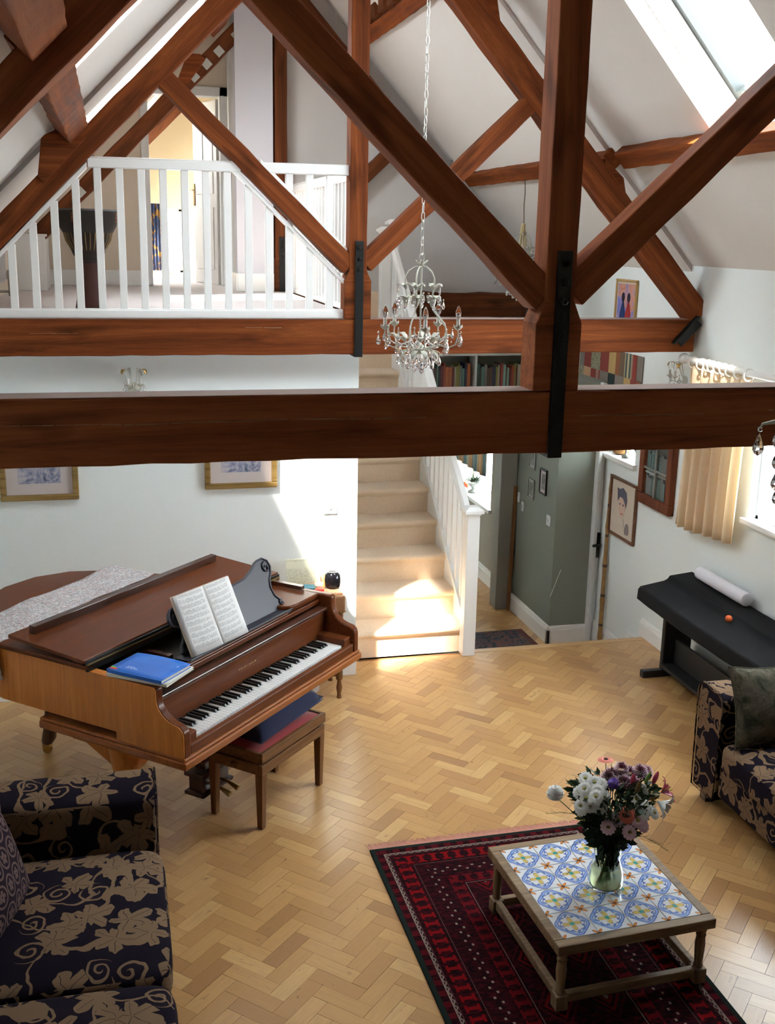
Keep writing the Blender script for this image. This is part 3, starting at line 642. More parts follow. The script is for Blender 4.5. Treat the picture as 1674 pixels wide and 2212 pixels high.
# music desk with scrolled ends
lean = Matrix.Translation((.03, .225, .935)) @ Matrix.Rotation(radians(-24), 4, 'X')
def dprof():
    P = [(.36, 0)]; P += [(.335, .02), (.345, .05), (.375, .075), (.385, .11), (.365, .135), (.335, .15), (.325, .18), (.335, .205), (.36, .225), (.40, .228), (.45, .215), (.55, .205), (.75, .205), (.92, .215), (1.0, .245), (1.05, .272), (1.10, .275), (1.135, .255), (1.145, .22), (1.13, .185), (1.105, .16), (1.09, .12), (1.10, .075), (1.13, .045), (1.15, .02), (1.13, 0)]
    return P
DXZ = Matrix(((1, 0, 0, 0), (0, 0, 1, 0), (0, 1, 0, 0), (0, 0, 0, 1)))
b = MB(); b.prism(dprof(), -.008, .008, lean @ DXZ); dk = b.build('music_desk', M_blackg, pn, bev=.002, smooth=True)
b = MB(); b.tube([lean @ Vector((x, -.010, z)) for x, z in dprof()[1:-1]], .0055, 6); b.build('bead_moulding', M_blackg, dk, M=Matrix.Identity(4), smooth=True)
for cx, cz, sg in ((.363, .185, -1), (1.108, .225, 1), (.357, .028, -1), (1.132, .028, 1)):
    k = .030 if cz > .1 else .016; pts = [lean @ Vector((cx+sg*(k*(1-a/9.5))*cos(a+1.2), -.013, cz+(k*(1-a/9.5))*sin(a+1.2))) for a in [q*.45 for q in range(19)]]
    b = MB(); b.tube(pts, .0045, 6); b.build('scroll', M_blackg, dk, M=Matrix.Identity(4), smooth=True)
b = MB(); b.box(.34, 1.17, .165, .25, .925, .938); b.box(.34, 1.17, .160, .168, .938, .946); b.build('desk_ledge', M_blackg, dk, M=Matrix.Identity(4), bev=.003)
# legs: cabriole with castor
def cab(name, u, v, ang, top=.63, parent=pn):
    R_ = Matrix.Translation((u, v, 0)) @ Matrix.Rotation(ang, 4, 'Z'); b = MB()
    prof = [(top, 0, .10), (top-.04, .005, .095), (top-.12, .045, .075), (top-.22, .055, .052), (top-.33, .035, .040), (top-.43, .018, .036), (top-.50, .022, .038), (.10, .05, .042), (.075, .065, .036), (.06, .07, .03)]
    rings = []
    for z, off, r in prof: rings.append([R_ @ Vector((off+r*cos(a)*1.0, r*sin(a)*.9, z)) for a in [2*pi*j/10 for j in range(10)]])
    vs = [p for rg in rings for p in rg]; m_ = len(rings)
    b.add(vs, [(i*10+j, i*10+(j+1) % 10, (i+1)*10+(j+1) % 10, (i+1)*10+j) for i in range(m_-1) for j in range(10)]+[tuple(range(10)), tuple((m_-1)*10+j for j in range(10))])
    lg = b.build(name, M_walz if v < 1 else M_wald, parent, smooth=True)
    b = MB(); p = R_ @ Vector((.07, 0, 0)); b.lathe([(.03, .045), (.03, .06)], (p.x, p.y, 0), 12); b.lathe([(.008, -.011), (.026, -.011), (.028, 0), (.026, .011), (.008, .011)], (0, 0, 0), 14, Matrix.Translation((p.x, p.y, .028)) @ Matrix.Rotation(ang+1.0, 4, 'Z') @ Matrix.Rotation(pi/2, 4, 'X'))
    b.build('castor', M_gold, lg, M=Matrix.Identity(4), smooth=True)
cab('leg', .13, .36, radians(215)); cab('leg', 1.30, .36, radians(-35)); cab('leg', .70, 1.40, radians(80), .71)
b = MB(); b.prism([(.03, .18), (.03, .60), (.22, .60), (.22, .18)], .585, .62); b.add([(.05, .22, .585), (.20, .22, .585), (.20, .56, .585), (.05, .56, .585), (.09, .30, .47), (.17, .30, .47), (.17, .42, .47), (.09, .42, .47)], [(0, 1, 5, 4), (1, 2, 6, 5), (2, 3, 7, 6), (3, 0, 4, 7), (4, 5, 6, 7)]); b.build('leg_bracket', M_walz, pn, bev=.012)
b = MB(); b.box(.62, .83, .33, .42, .10, .20); b.box(.60, .85, .315, .435, .19, .215); b.box(.60, .85, .315, .435, .09, .11); b.box(.65, .80, .34, .41, .215, .26); b.box(.67, .70, .36, .40, .25, .63); b.box(.75, .78, .36, .40, .25, .63)
ly = b.build('pedal_lyre', M_wald, pn, bev=.006)
for u in (.69, .76): b = MB(); b.tube([(u, .33, .13), (u, .28, .125), (u, .22, .105)], [.006, .009, .016], 8); b.build('pedal', M_gold, ly, M=Matrix.Identity(4), smooth=True)
b = MB(); b.tube([(.66, .42, .22), (.60, .55, .40), (.56, .65, .62)], .007); b.build('lyre_rod', M_gold, ly, M=Matrix.Identity(4), smooth=True)

# ------------------------------------------------------------------ things on the piano
# open music book
m = Mt('printed_music', (.85, .85, .82), .7); us = m.xyz(m.co('Object')); U_, Vv = us[0], us[2]
row = (Vv/.0245).fr(); r_id = (Vv/.0245).fl()
st5 = ((row*11).fr()-.5).abs().lt(.10)*row.band(.18, .63)
nz = m.noise(m.vec(U_*330, Vv*420, r_id*3), 1, 2); nz2 = m.noise(m.vec(U_*90, r_id*7.7, 0.), 1, 2)
notes = nz.gt(.56)*row.band(.10, .72)*nz2.gt(.40)
beam = ((row-.78).abs().lt(.035))*m.noise(m.vec(U_*70, r_id*5.1, 0.), 1, 1).gt(.52)
inkm = (st5*.55+notes*.8+beam*.8).sat()
marg = U_.abs().band(.016, .168)*Vv.band(.028, .262)
m.base(m.mix(inkm*marg*.82, (.83, .83, .80), (.05, .05, .06))); M_music = m.m
M_page = plain('paper', (.80, .78, .70), .8, var=.03)
ob_t = pc(.572, .168, .942); mb = thing('music_book', 'thick open music book standing on the piano desk', 'book', ob_t, PA-radians(3))
tilt = Matrix.Rotation(radians(-25), 4, 'X')
def leaf_(x0, x1, sgn, nm, yo, mat, h=.285, bulge=.010):
    b = MB(); nu = 10
    def fn(u, v): 
        x = x0+(x1-x0)*u; e = abs(x)/.185; return tilt @ Vector((x, yo-bulge*sin(min(1, e)*pi)*(1)+.012*e, v*h))
    b.grid(fn, nu, 6)
    return b.build(nm, mat, mb, smooth=True, solid=.001)
leaf_(-.188, 0, -1, 'page', -.016, M_music); leaf_(0, .20, 1, 'page', -.016, M_music)
for s_, x1 in ((-1, -.188), (1, .20)):
    b = MB(); fnb = []
    N_ = 10; vs = []
    for i in range(N_+1):
        x = x1*i/N_; e = abs(x)/.185; yy = -.016-.010*sin(min(1, e)*pi)+.012*e
        for z in (0, .283): vs += [tilt @ Vector((x, yy+.0012, z)), tilt @ Vector((x, .006+.004*e, z))]
    fs = []
    for i in range(N_):
        a = i*4; c_ = a+4; fs += [(a, c_, c_+1, a+1), (a+2, a+3, c_+3, c_+2), (a, a+2, c_+2, c_), (a+1, c_+1, c_+3, a+3)]
    fs += [(N_*4, N_*4+2, N_*4+3, N_*4+1), (0, 1, 3, 2)]
    b.add(vs, fs); b.build('page_block', M_page, mb)
b = MB(); b.box(-.195, .207, .008, .011, -.003, .288, tilt); b.build('cover', plain('cream_cover', (.62, .50, .40), .6), mb)
# blue paperback lying on a white score
m = Mt('blue_cover', (.04, .2, .62), .35); o_ = m.xyz(m.co('Object')); wv = ((o_[0]*38+(o_[1]*30).sin()*1.2)*1.0).sin()
m.base(m.mix((m.noise(m.co('Object'), 9, 3)*1.1-.2).sat(), m.mix((wv*.5+.2).sat()*.35*o_[1].lt(-.02), (.015, .13, .56), (.05, .28, .75)), (.03, .20, .70))); M_blue = m.m
def flatbook(name, label, cu, cv, z, rot, L_, W_, th, mcov, mpage=None, cat='book', bow=0):
    p = pc(cu, cv, z); t = thing(name, label, cat, p, PA+rot); hw, hl = W_/2, L_/2
    b = MB(); b.box(-hl+.003, hl-.003, -hw+.004, hw-.004, .002, th-.002); b.build('page_block', mpage or M_page, t)
    b = MB(); b.box(-hl, hl, -hw, hw, 0, .002); b.box(-hl, hl, hw-.003, hw, 0, th); b.build('back_cover', mcov, t)
    b = MB(); b.grid(lambda u, v: (-hl+2*hl*u, -hw+2*hw*v, th-.001+bow*(1-u)*(1-v)*u*4), 8, 6); b.build('front_cover', mcov, t, solid=.0015, smooth=True); return t
flatbook('paperback', 'glossy white book beneath the bright blue one on the piano', .115, .20, .958, radians(90)+.12, .30, .215, .012, plain('white_cover', (.78, .76, .66), .5))
bb = flatbook('paperback', 'bright blue softcover book lying on the left end of the piano', .112, .205, .971, radians(90)+.05, .285, .21, .016, M_blue, bow=.006)
# writing on the blue cover (title lines, too small to make out) and its coloured corner mark
M_wtxt = plain('white_print', (.85, .9, .95), .5); b = MB(); rr = random.Random(8)
for ln, y0 in enumerate((.052, .040)):
    x = .02
    for k in range(7): w_ = rr.uniform(.004, .009); b.box(.02-.0*ln+k*.0085, .02+k*.0085+w_*.8, y0, y0+.005, .0170, .0174)
b.box(-.115, -.09, -.06, -.045, .017, .0174); b.build('title', M_wtxt, bb)
b = MB(); b.box(.10, .135, .080, .094, .017, .0174); b.build('corner_mark', plain('red_print', (.7, .05, .03), .5), bb)
b = MB(); b.box(.115, .14, .070, .080, .0171, .0176); b.build('corner_mark', plain('green_print', (.1, .65, .1), .5), bb)

# lace runner across the lid, hanging over the bass side
m = Mt('embroidered_runner', (.7, .68, .68), .9); ob = m.co('Object'); n1 = m.noise(ob, 22, 4, .7, 2.5); n2 = m.noise(ob, 15, 3, .6, 3); n3 = m.noise(ob, 90, 2)
c_ = m.mix((((n1-.5).abs()*-14)+1).sat()*.85, (.74, .72, .72), (.16, .15, .17)); c_ = m.mix((((n2-.56).abs()*-18)+1).sat()*.45, c_, (.55, .18, .14)); c_ = m.mix((n3-.55)*3, c_, (.9, .9, .9)); m.base(c_).bump(n3, .6, .004); M_lace = m.m
b = MB(); rr = random.Random(4)
def run(u, v):
    # u along the runner from front-left overhang to the far right edge, v across
    s_ = u*1.36; wv = .29*(v-.5)+.012*sin(s_*9+v*2); x = s_-.20
    cu, cv = (x, 1.105+wv+.085*x)
    z = .983+.002*sin(s_*23+v*11)
    if x < -.018: z -= (-.018-x)*.93; cu = -.020-(.007+.006*sin(v*20))
    if x > 1.16: z = .983
    return (cu, cv, z)
b.grid(run, 70, 14); o = b.build('table_runner', M_lace, None, M=Matrix.Translation((.166, 4.2685, 0)) @ Matrix.Rotation(PA, 4, 'Z'), solid=.002, smooth=True); tag(o, 'white embroidered runner draped over the piano lid', 'runner')
# black spout of a lamp or vase reaching in from the left
p = pc(.16, 1.30, .985); o = MB().lathe([(.05, 0), (.06, .01), (.04, .03), (.055, .06), (.075, .10), (.08, .13), (.065, .16), (.03, .185), (.012, .19)], (0, 0, 0), 20); o = o.build('vase', plain('glossy_black', (.008, .009, .014), .12), None, M=Matrix.Translation((-.66, 5.30, .985)) , smooth=True); tag(o, 'rounded black glazed pot at the left edge, on the piano lid', 'pot')

# ------------------------------------------------------------------ piano stool with loose cushion
M_oak = wood('brown_stool_wood', (.085, .035, .013), (.17, .075, .026), (.26, .125, .046), .5, 2, spec=.25, bump=.08, knots=False)
M_oakz = wood('brown_stool_wood_z', (.085, .035, .013), (.17, .075, .026), (.26, .125, .046), .5, 2, axis='z', spec=.25, bump=.08, knots=False)
sa = radians(46.8); sl = thing('piano_stool', 'adjustable wooden piano stool with red seat pushed under the keyboard', 'stool', (.60, 4.72, 0), sa)
w_, d_s = .56, .33; SZ = .405
b = MB(); b.box(0, w_, 0, .022, SZ-.052, SZ); b.box(0, w_, d_s-.022, d_s, SZ-.052, SZ); b.box(0, .022, .022, d_s-.022, SZ-.052, SZ); b.box(w_-.022, w_, .022, d_s-.022, SZ-.052, SZ); b.build('seat_frame', M_oak, sl, bev=.004)
b = MB(); b.grid(lambda u, v: (.022+(w_-.044)*u, .022+(d_s-.044)*v, SZ-.006+.028*(sin(pi*u)*sin(pi*v))**.45), 16, 12); b.build('seat_pad', plain('red_velvet', (.34, .008, .014), .85, Sheen_Weight=.5, bump=.2, bs=300), sl, smooth=True)
b = MB(); b.box(.004, w_-.004, .004, .026, SZ-.118, SZ-.064); b.box(.004, w_-.004, d_s-.026, d_s-.004, SZ-.118, SZ-.064); b.box(.004, .026, .026, d_s-.026, SZ-.118, SZ-.064); b.box(w_-.026, w_-.004, .026, d_s-.026, SZ-.118, SZ-.064); b.build('apron', M_oak, sl, bev=.004)
b = MB(); b.box(.05, w_-.05, .04, d_s-.04, SZ-.085, SZ-.045); b.build('lift_mechanism', M_iron, sl)
for x, y in ((.004, .004), (w_-.046, .004), (.004, d_s-.046), (w_-.046, d_s-.046)):
    b = MB(); ix = .006 if x < .1 else -.006; iy = .006 if y < .1 else -.006
    b.add([(x+(.008 if x < .1 else 0)*0, y, SZ-.118), (x+.042, y, SZ-.118), (x+.042, y+.042, SZ-.118), (x, y+.042, SZ-.118), (x+.006, y+.006, 0), (x+.036, y+.006, 0), (x+.036, y+.036, 0), (x+.006, y+.036, 0)], [(3, 2, 1, 0), (0, 1, 5, 4), (1, 2, 6, 5), (2, 3, 7, 6), (3, 0, 4, 7), (4, 5, 6, 7)]); b.build('leg', M_oakz, sl, bev=.003)
for x in (-.018, w_+.0):
    b = MB(); b.lathe([(.018, 0), (.02, .006), (.012, .012), (.008, .018)], (0, 0, 0), 12, Matrix.Translation((x+.018 if x > 0 else x+.018, d_s/2, SZ-.09)) @ Matrix.Rotation(pi/2 if x > 0 else -pi/2, 4, 'Y')); b.build('knob', M_oak, sl, smooth=True)
b = MB()
def pil(u, v):
    e = (sin(pi*u)*sin(pi*v))**.35
    return (.05+.52*u+.02*v, .04+.36*v-.02*u, SZ+.025+.12*e+.04*u)
b.grid(pil, 18, 14); vs0 = b.v[:]; b2_ = MB(); b2_.grid(lambda u, v: (lambda q: (q[0], q[1], SZ+.030+.05*u-.008*(sin(pi*u)*sin(pi*v))**.5))(pil(u, v)), 18, 14)
b.add(b2_.v, [f[::-1] for f in b2_.f]); o = b.build('cushion', plain('navy_cotton', (.016, .026, .085), .9, bump=.3, bs=200, Sheen_Weight=.3), None, M=Matrix.Translation((.60, 4.72, 0)) @ Matrix.Rotation(sa, 4, 'Z'), smooth=True); tag(o, 'flat navy cushion lying on the red piano stool', 'cushion')

# ------------------------------------------------------------------ small leather-topped table behind the piano
stb = thing('side_table', 'small turned-leg table standing behind the piano by the wall', 'table', (1.30, 6.16, 0))
M_leather = plain('tan_leather', (.26, .13, .06), .45, bump=.2, bs=120, var=.12)
b = MB(); b.box(-.56, .0, 0, .34, .565, .675); b.build('upholstered_top', M_leather, stb, bev=.012)
b = MB()
for i in range(26): x = -.555+.0218*i; b.ball((x, -.002, .572), .0045, 6)
for i in range(14): b.ball((.002, .01+.0245*i, .572), .0045, 6)
stuff(b.build('studs', M_gold, stb))
tw = [(.022, .565), (.022, .46), (.012, .44), (.021, .405), (.012, .37), (.021, .335), (.012, .30), (.021, .265), (.012, .235), (.022, .21), (.022, .13), (.012, .115), (.02, .07), (.012, .03), (.016, 0)]
for x, y in ((-.03, .03), (-.53, .03), (-.03, .31), (-.53, .31)):
    b = MB(); b.lathe(tw[::-1], (x, y, 0), 12); b.build('leg', M_oakz, stb, smooth=True)
for a in ((-.53, .03, -.03, .03), (-.53, .31, -.03, .31), (-.03, .03, -.03, .31), (-.53, .03, -.53, .31)):
    b = MB(); b.bar((a[0], a[1], .165), (a[2], a[3], .165), .022, .035); b.build('stretcher', M_oak, stb, bev=.003)
# things on it
def card(label, x0, x1, z0, z1, y, mat, lean_=.06, name='songbook', cat='book', th=.01):
    b = MB(); b.add([(x0, y, z0), (x1, y, z0), (x1, y+lean_, z1), (x0, y+lean_, z1), (x0, y+th, z0), (x1, y+th, z0), (x1, y+lean_+th, z1), (x0, y+lean_+th, z1)], [(0, 1, 2, 3), (7, 6, 5, 4), (0, 4, 5, 1), (1, 5, 6, 2), (2, 6, 7, 3), (3, 7, 4, 0)]); o = b.build(name, mat); return tag(o, label, cat)
m = Mt('cream_printed_cover', (.62, .60, .42), .7); u_ = m.xyz(m.co('Object')); nn = m.noise(m.vec(u_[0]*30, u_[2]*60, 0.), 1, 3, .6, 2)
m.base(m.mix((((nn-.5).abs()*-28)+1).sat()*(u_[2].lt(.10)+u_[2].gt(.14)).sat()*.7, (.66, .64, .47), (.10, .09, .06))); 
card('cream songbook with a black line drawing leaning on the wall behind the piano', .98, 1.19, .677, .83, 6.40, m.m, .06)
M_pat = Mt('patterned_tray', (.5, .45, .3), .6); pp = M_pat.noise(M_pat.co('Object'), 38, 3, .6, 1); M_pat.base(M_pat.ramp(pp, [(.35, (.12, .3, .22)), (.45, (.62, .55, .30)), (.55, (.65, .15, .08)), (.65, (.75, .68, .45))])); 
b = MB(); b.box(1.06, 1.285, 6.19, 6.44, .677, .687); b.box(1.05, 1.295, 6.43, 6.45, .677, .715); tag(b.build('tray', M_pat.m), 'patterned paper-covered tray on the small leather table', 'tray')
b = MB(); b.lathe([(.025, 0), (.048, .01), (.052, .045), (.046, .085), (.03, .10), (.028, .098)], (0, 0, 0), 20, Matrix.Translation((1.245, 6.30, .687))); tag(b.build('jar', plain('black_glass', (.006, .006, .008), .05), smooth=True), 'shiny black glass jar on the small leather table', 'jar')
for nm, col, pts, lab in (('envelope', (.75, .06, .04), [(1.12, 6.24), (1.18, 6.23), (1.165, 6.30)], 'red paper triangle on the tray beside the black jar'), ('packet', (.05, .22, .30), [(1.06, 6.28), (1.13, 6.26), (1.14, 6.34), (1.07, 6.36)], 'teal blue packet on the tray behind the piano'), ('leaflet', (.60, .55, .40), [(1.14, 6.31), (1.19, 6.30), (1.20, 6.37), (1.15, 6.38)], 'beige leaflet on the tray behind the piano')):
    b = MB(); b.prism(pts, .688, .700); tag(b.build(nm, plain(nm+'_paper', col, .6)), lab, 'paper')
b = MB(); b.tube([(1.185, 6.27, .70), (1.20, 6.33, .765)], .006, 6); tag(b.build('pencil', plain('orange_pencil', (.85, .35, .04), .4)), 'orange pencil leaning beside the black jar', 'pencil')
b = MB(); b.lathe([(.10, 0), (.12, .02), (.12, .08), (.07, .11), (.02, .12)], (1.05, 6.33, 0), 20); tag(b.build('bundle', plain('white_cloth', (.72, .72, .72), .9), smooth=True), 'white bundle on the floor under the small leather table', 'bundle')

# ------------------------------------------------------------------ sofas
def floral(name, bgc, fgc, sc=7.2, dens=1.0, rot=0):
    m = Mt(name, bgc, .95, Specular_IOR_Level=.08); uv = m.co('UV'); wob = m.noise(uv, 9, 2)
    u, v, _ = m.xyz(uv); u = u*sc+wob*.5; v = v*sc+wob*.35
    vor = m.n('TexVoronoi', voronoi_dimensions='2D'); vor.inputs['Scale'].default_value = 1; vor.inputs['Randomness'].default_value = .75
    m.t.links.new(m.vec(u, v), vor.inputs['Vector']); px, py, _ = m.xyz(vor.outputs['Position']); cr, cg, cb = m.xyz(vor.outputs['Color'])
    dx = u-px; dy = v-py; r = (dx*dx+dy*dy).sqrt(); th = dy.at(dx)+cr*6.283
    lob = (th*2.5).cos().abs(); ed = (th*17).sin()*.018
    leafR = (lob*.32+.27)*((th).cos()*.18+.95)*(cg*.30+.84)+ed
    leaf = r.lt(leafR); vein = ((th*2.5).sin().abs()*r).lt(.016)*r.gt(.03)*r.lt(leafR*.88)
    spiral = ((th/6.283+r*4.6).fr()-.5).abs().lt(.17)*r.lt(.40)*r.gt(.05)
    issp = cb.gt(.68); flor = leaf*(1-vein)*(1-issp)+spiral*issp
    vine = (m.noise(m.vec(u*.45, v*.45), 1.1, 1)-.5).abs().lt(.011)
    mask = (flor+vine).sat()
    u0, v0, _ = m.xyz(m.co('UV')); weave = ((u0*1500).sin()*.5+.5)*.25+.78
    fg = m.mix(weave.sat(), tuple(q*.55 for q in fgc), fgc); m.base(m.mix(mask, bgc, fg)); m.bump(mask+m.noise(m.co('UV'), 400, 2)*.5, .25, .003); return m.m
M_sofa = floral('navy_floral_brocade', (.010, .007, .013), (.19, .122, .072))
def rings_fab(name, a, b_, sc=13):
    m = Mt(name, a, .95, Specular_IOR_Level=.08); u, v, _ = m.xyz(m.co('UV')); u = u*sc; v = v*sc*.9; row = v.fl(); uu = u+(row*.5); fx = uu.fr()-.5; fy = v.fr()-.5; r = (fx*fx+fy*fy).sqrt(); th = fy.at(fx)
    ring = (r-.43).abs().lt(.05); fl_ = r.lt((th*2.5).cos().abs()*.14+.14)*r.gt(.04); m.base(m.mix((ring+fl_).sat(), a, b_)).bump(m.noise(m.co('UV'), 300, 2), .3, .003); return m.m
def cushion_mb(b, x0, x1, y0, y1, z0, z1, e=.05, n=10, crown=.02):
    """soft-edged block with crowned top"""
    cx, cy, cz = (x0+x1)/2, (y0+y1)/2, (z0+z1)/2; hx, hy, hz = (x1-x0)/2, (y1-y0)/2, (z1-z0)/2
    def pt(a, bq):  # superellipsoid
        ca, sa_, cb, sb = cos(a), sin(a), cos(bq), sin(bq); f = lambda q, e_: math.copysign(abs(q)**e_, q)
        X_ = f(ca, .22)*f(cb, .28); Y_ = f(sa_, .22)*f(cb, .28); Z_ = f(sb, .35); return (cx+hx*X_, cy+hy*Y_, cz+hz*Z_+(crown*(1-X_*X_)*(1-Y_*Y_) if sb > 0 else 0))
    N_, Mv = 44, 22
    k = len(b.v); vs = [pt(-pi+2*pi*i/N_, -pi/2+pi*j/Mv) for j in range(Mv+1) for i in range(N_)]
    fs = [(j*N_+i, j*N_+(i+1) % N_, (j+1)*N_+(i+1) % N_, (j+1)*N_+i) for j in range(Mv) for i in range(N_)]; b.add(vs, fs); return b
def sofa(label, x_front, s, y_arm0, y_arm1, y_end, xb, zs, za, zb, ncush):
    # s=+1 faces +x; y_arm0<y_arm1 far arm
    t = thing('sofa', label, 'sofa', (x_front, (y_arm0+y_end)/2, 0)); W_ = Wm(t)
    X_ = lambda a, c: (min(a, c), max(a, c))
    b = MB(); b.box(*X_(x_front-s*.02, xb), y_end-.2, y_arm0+.01, .10, zs-.15); b.build('base', M_sofa, t, M=W_, bev=.01)
    for ya, yb in ((y_arm0, y_arm1), (y_end-.24, y_end)):
        b = MB(); xs = X_(x_front-s*.0, xb+s*.02)
        pr = [(ya+.012, .07), (yb-.006, .07), (yb, .3), (yb+.008, za-.06), (yb-.006, za-.018), (yb-.04, za), (ya+.04, za-.008), (ya+.008, za-.03), (ya, za-.07), (ya+.008, .3)]
        b.prism(pr, xs[0], xs[1], YX); a = b.build('arm', M_sofa, t, M=W_, smooth=True, bev=.012)
        b = MB(); q = x_front+s*.004; b.tube([(q, y, z) for y, z in pr], .0045, 6, closed=True); b.build('piping', M_sofa, a, M=Matrix.Identity(4), smooth=True)
    b = MB(); xs = X_(xb, xb-s*.22); b.box(xs[0], xs[1], y_end-.24, y_arm1-.01, .08, zb); b.build('back', M_sofa, t, M=W_, bev=.04)
    n0 = y_arm0-.004; wd = (n0-y_end)/ncush
    for i in range(ncush):
        b = MB(); xs = X_(x_front+s*.025, xb+s*.02); cushion_mb(b, xs[0], xs[1], n0-wd*(i+1)+.004, n0-wd*i-.004, zs-.165, zs-.012, crown=.018)
        c_ = b.build('seat_cushion', M_sofa, t, M=W_, smooth=True)
        b = MB(); xs = X_(xb, xb+s*.14); cushion_mb(b, xs[0], xs[1], n0-wd*(i+1)+.01, n0-wd*i-.01, zs, zb+.03); b.build('back_cushion', M_sofa, t, M=W_, smooth=True)
    for x in (x_front-s*.06, xb-s*.12):
        for y in (y_arm1-.07, y_end-.17):
            b = MB(); b.box(x-.03, x+.03, y-.03, y+.03, 0, .085); b.build('foot', M_wald, t, M=W_, bev=.004)
    return t
sofa('dark floral sofa at the lower left, arm towards the piano', .085, 1, 3.99, 4.245, 2.35, -.62, .455, .655, .86, 2)
sofa('dark floral sofa at the right edge in front of the digital piano', 2.825, -1, 4.41, 4.635, 2.75, 3.42, .425, .645, .84, 2)
def pillow(label, M, w_, h_, th, mat, name='scatter_cushion'):
    b = MB()
    def f(u, v, s_): 
        e = (max(0, sin(pi*u))*max(0, sin(pi*v)))**.42; q = 1-.07*sin(pi*u) if False else 1; px_ = (u-.5)*w_*(1-.10*sin(pi*v)); pz = (v-.5)*h_*(1-.10*sin(pi*u)); return (px_, s_*th/2*e+.006*sin(u*9+v*4)*e, pz)
    b.grid(lambda u, v: f(u, v, 1), 20, 20); k = MB(); k.grid(lambda u, v: f(u, v, -1), 20, 20); b.add(k.v, [q[::-1] for q in k.f])
    o = b.build(name, mat, None, M=M, smooth=True); tag(o, label, 'cushion')
    rim_ = [(u, 0) for u in [i/14 for i in range(15)]]+[(1, v) for v in [i/14 for i in range(1, 15)]]+[(1-u, 1) for u in [i/14 for i in range(1, 15)]]+[(0, 1-v) for v in [i/14 for i in range(1, 14)]]
    b = MB(); b.tube([f(u, v, 0) for u, v in rim_], .004, 6, closed=True); b.build('piping', mat, o, M=Matrix.Identity(4), smooth=True); return o
M_ringfab = rings_fab('ring_pattern_fabric', (.020, .012, .018), (.13, .085, .075))
pillow('pinkish brown ring-patterned cushion on the left sofa', Matrix.Translation((-.50, 3.60, .60)) @ Matrix.Rotation(radians(74), 4, 'Z') @ Matrix.Rotation(radians(-18), 4, 'X'), .46, .40, .14, M_ringfab)
m = Mt('grey_green_floral', (.14, .13, .09), .95, Specular_IOR_Level=.1); uvn_ = m.co('UV'); n1 = m.noise(uvn_, 8, 3, .6, 1.2); n2 = m.noise(uvn_, 20, 3, .6, 2.5)
c_ = m.ramp(n1, [(.35, (.03, .035, .02)), (.5, (.10, .09, .06)), (.62, (.14, .12, .09)), (.7, (.06, .055, .035))]); m.base(m.mix((((n2-.5).abs()*-26)+1).sat()*.7, c_, (.02, .02, .018))); M_green = m.m
pillow('grey-green flowered cushion on the right sofa against the arm', Matrix.Translation((3.05, 4.36, .60)) @ Matrix.Rotation(radians(8), 4, 'Z') @ Matrix.Rotation(radians(-20), 4, 'X') @ Matrix.Rotation(radians(4), 4, 'Y'), .46, .40, .13, M_green)
pillow('second grey-green flowered cushion behind the first on the right sofa', Matrix.Translation((3.36, 4.22, .62)) @ Matrix.Rotation(radians(60), 4, 'Z') @ Matrix.Rotation(radians(-14), 4, 'X'), .44, .42, .13, M_green)
b = MB(); b.lathe([(.006, 0), (.006, .006)], (0, 0, 0), 8, Matrix.Translation((2.815, 4.63, .34)))

# ------------------------------------------------------------------ rug
m = Mt('red_tribal_rug', (.2, .01, .02), .98, Specular_IOR_Level=.06); ux, uy, _ = m.xyz(m.co('Object'))
RW, RL = 1.08, 2.1   # half extents handled below
ex = (ux.abs()*-1)+RW/2; ey = (uy.abs()*-1)+RL/2; e = ex.mn(ey)      # distance from edge
al = m.mix(ex.lt(ey)*1.0, (0, 0, 0), (1, 1, 1)); side = ex.lt(ey); run_ = uy*side+ux*(1-side)
dark, red, mid, wht = (.008, .0015, .003), (.19, .003, .005), (.050, .003, .006), (.24, .18, .15)
fine = m.noise(m.vec(ux*260, uy*260), 1, 2); c_ = m.mix(((m.noise(m.vec(ux*30, uy*60), 1, 3)-.42)*4).sat(), dark, mid)
def put(mask, colr):
    global c_
    c_ = m.mix(mask.sat() if isinstance(mask, X) else mask, c_, colr)
put(e.lt(.022), (.012, .022, .018)); put(e.band(.022, .05)*((run_*16).fr().lt(.5)), (.09, .004, .008))
zz = ((run_*28).fr()-.5).abs()*.022; put((e-.058-zz).abs().lt(.0035), wht); put((e-.056).abs().lt(.003), wht)
q = (run_*17).fr()-.5; bar = q.abs().lt(.16)*e.band(.095, .15)+q.abs().lt(.34)*(e.band(.092, .103)+e.band(.142, .153)); put(bar, red)
put((e-.168).abs().lt(.0016), (.10, .06, .055)); put((e-.072).abs().lt(.0016), (.10, .05, .05))
g1 = ((run_*17).fr()-.5).abs(); put(((e-.222).abs().lt(.005))*((run_*17).fr().lt(.22)), wht); put(((e-.245).abs().lt(.005))*((run_*17+.5).fr().lt(.22)), wht)
q3 = (run_*17+.25).fr()-.5; put((q3.abs().lt(.2)*e.band(.29, .34)+q3.abs().lt(.4)*(e.band(.288, .298)+e.band(.335, .345))), (.11, .003, .006)); put((e-.355).abs().lt(.0016), (.20, .13, .12))
inn_ = e.gt(.365); gx = (ux*5.2).fr()-.5; gy = (uy*3.6).fr()-.5; dd = gx.abs()+gy.abs(); put(inn_*dd.lt(.30), (.11, .003, .005)); put(inn_*(dd-.2).abs().lt(.03), dark); put(inn_*dd.lt(.06), wht); put(inn_*(dd-.42).abs().lt(.02), (.06, .004, .008))
c_ = m.mix(fine*.35, c_, dark); m.base(c_).bump(fine, .5, .004); M_rug = m.m
rug_c = (1.615, 3.405); rga = radians(.6); RWx, RLy = 1.08, 2.1
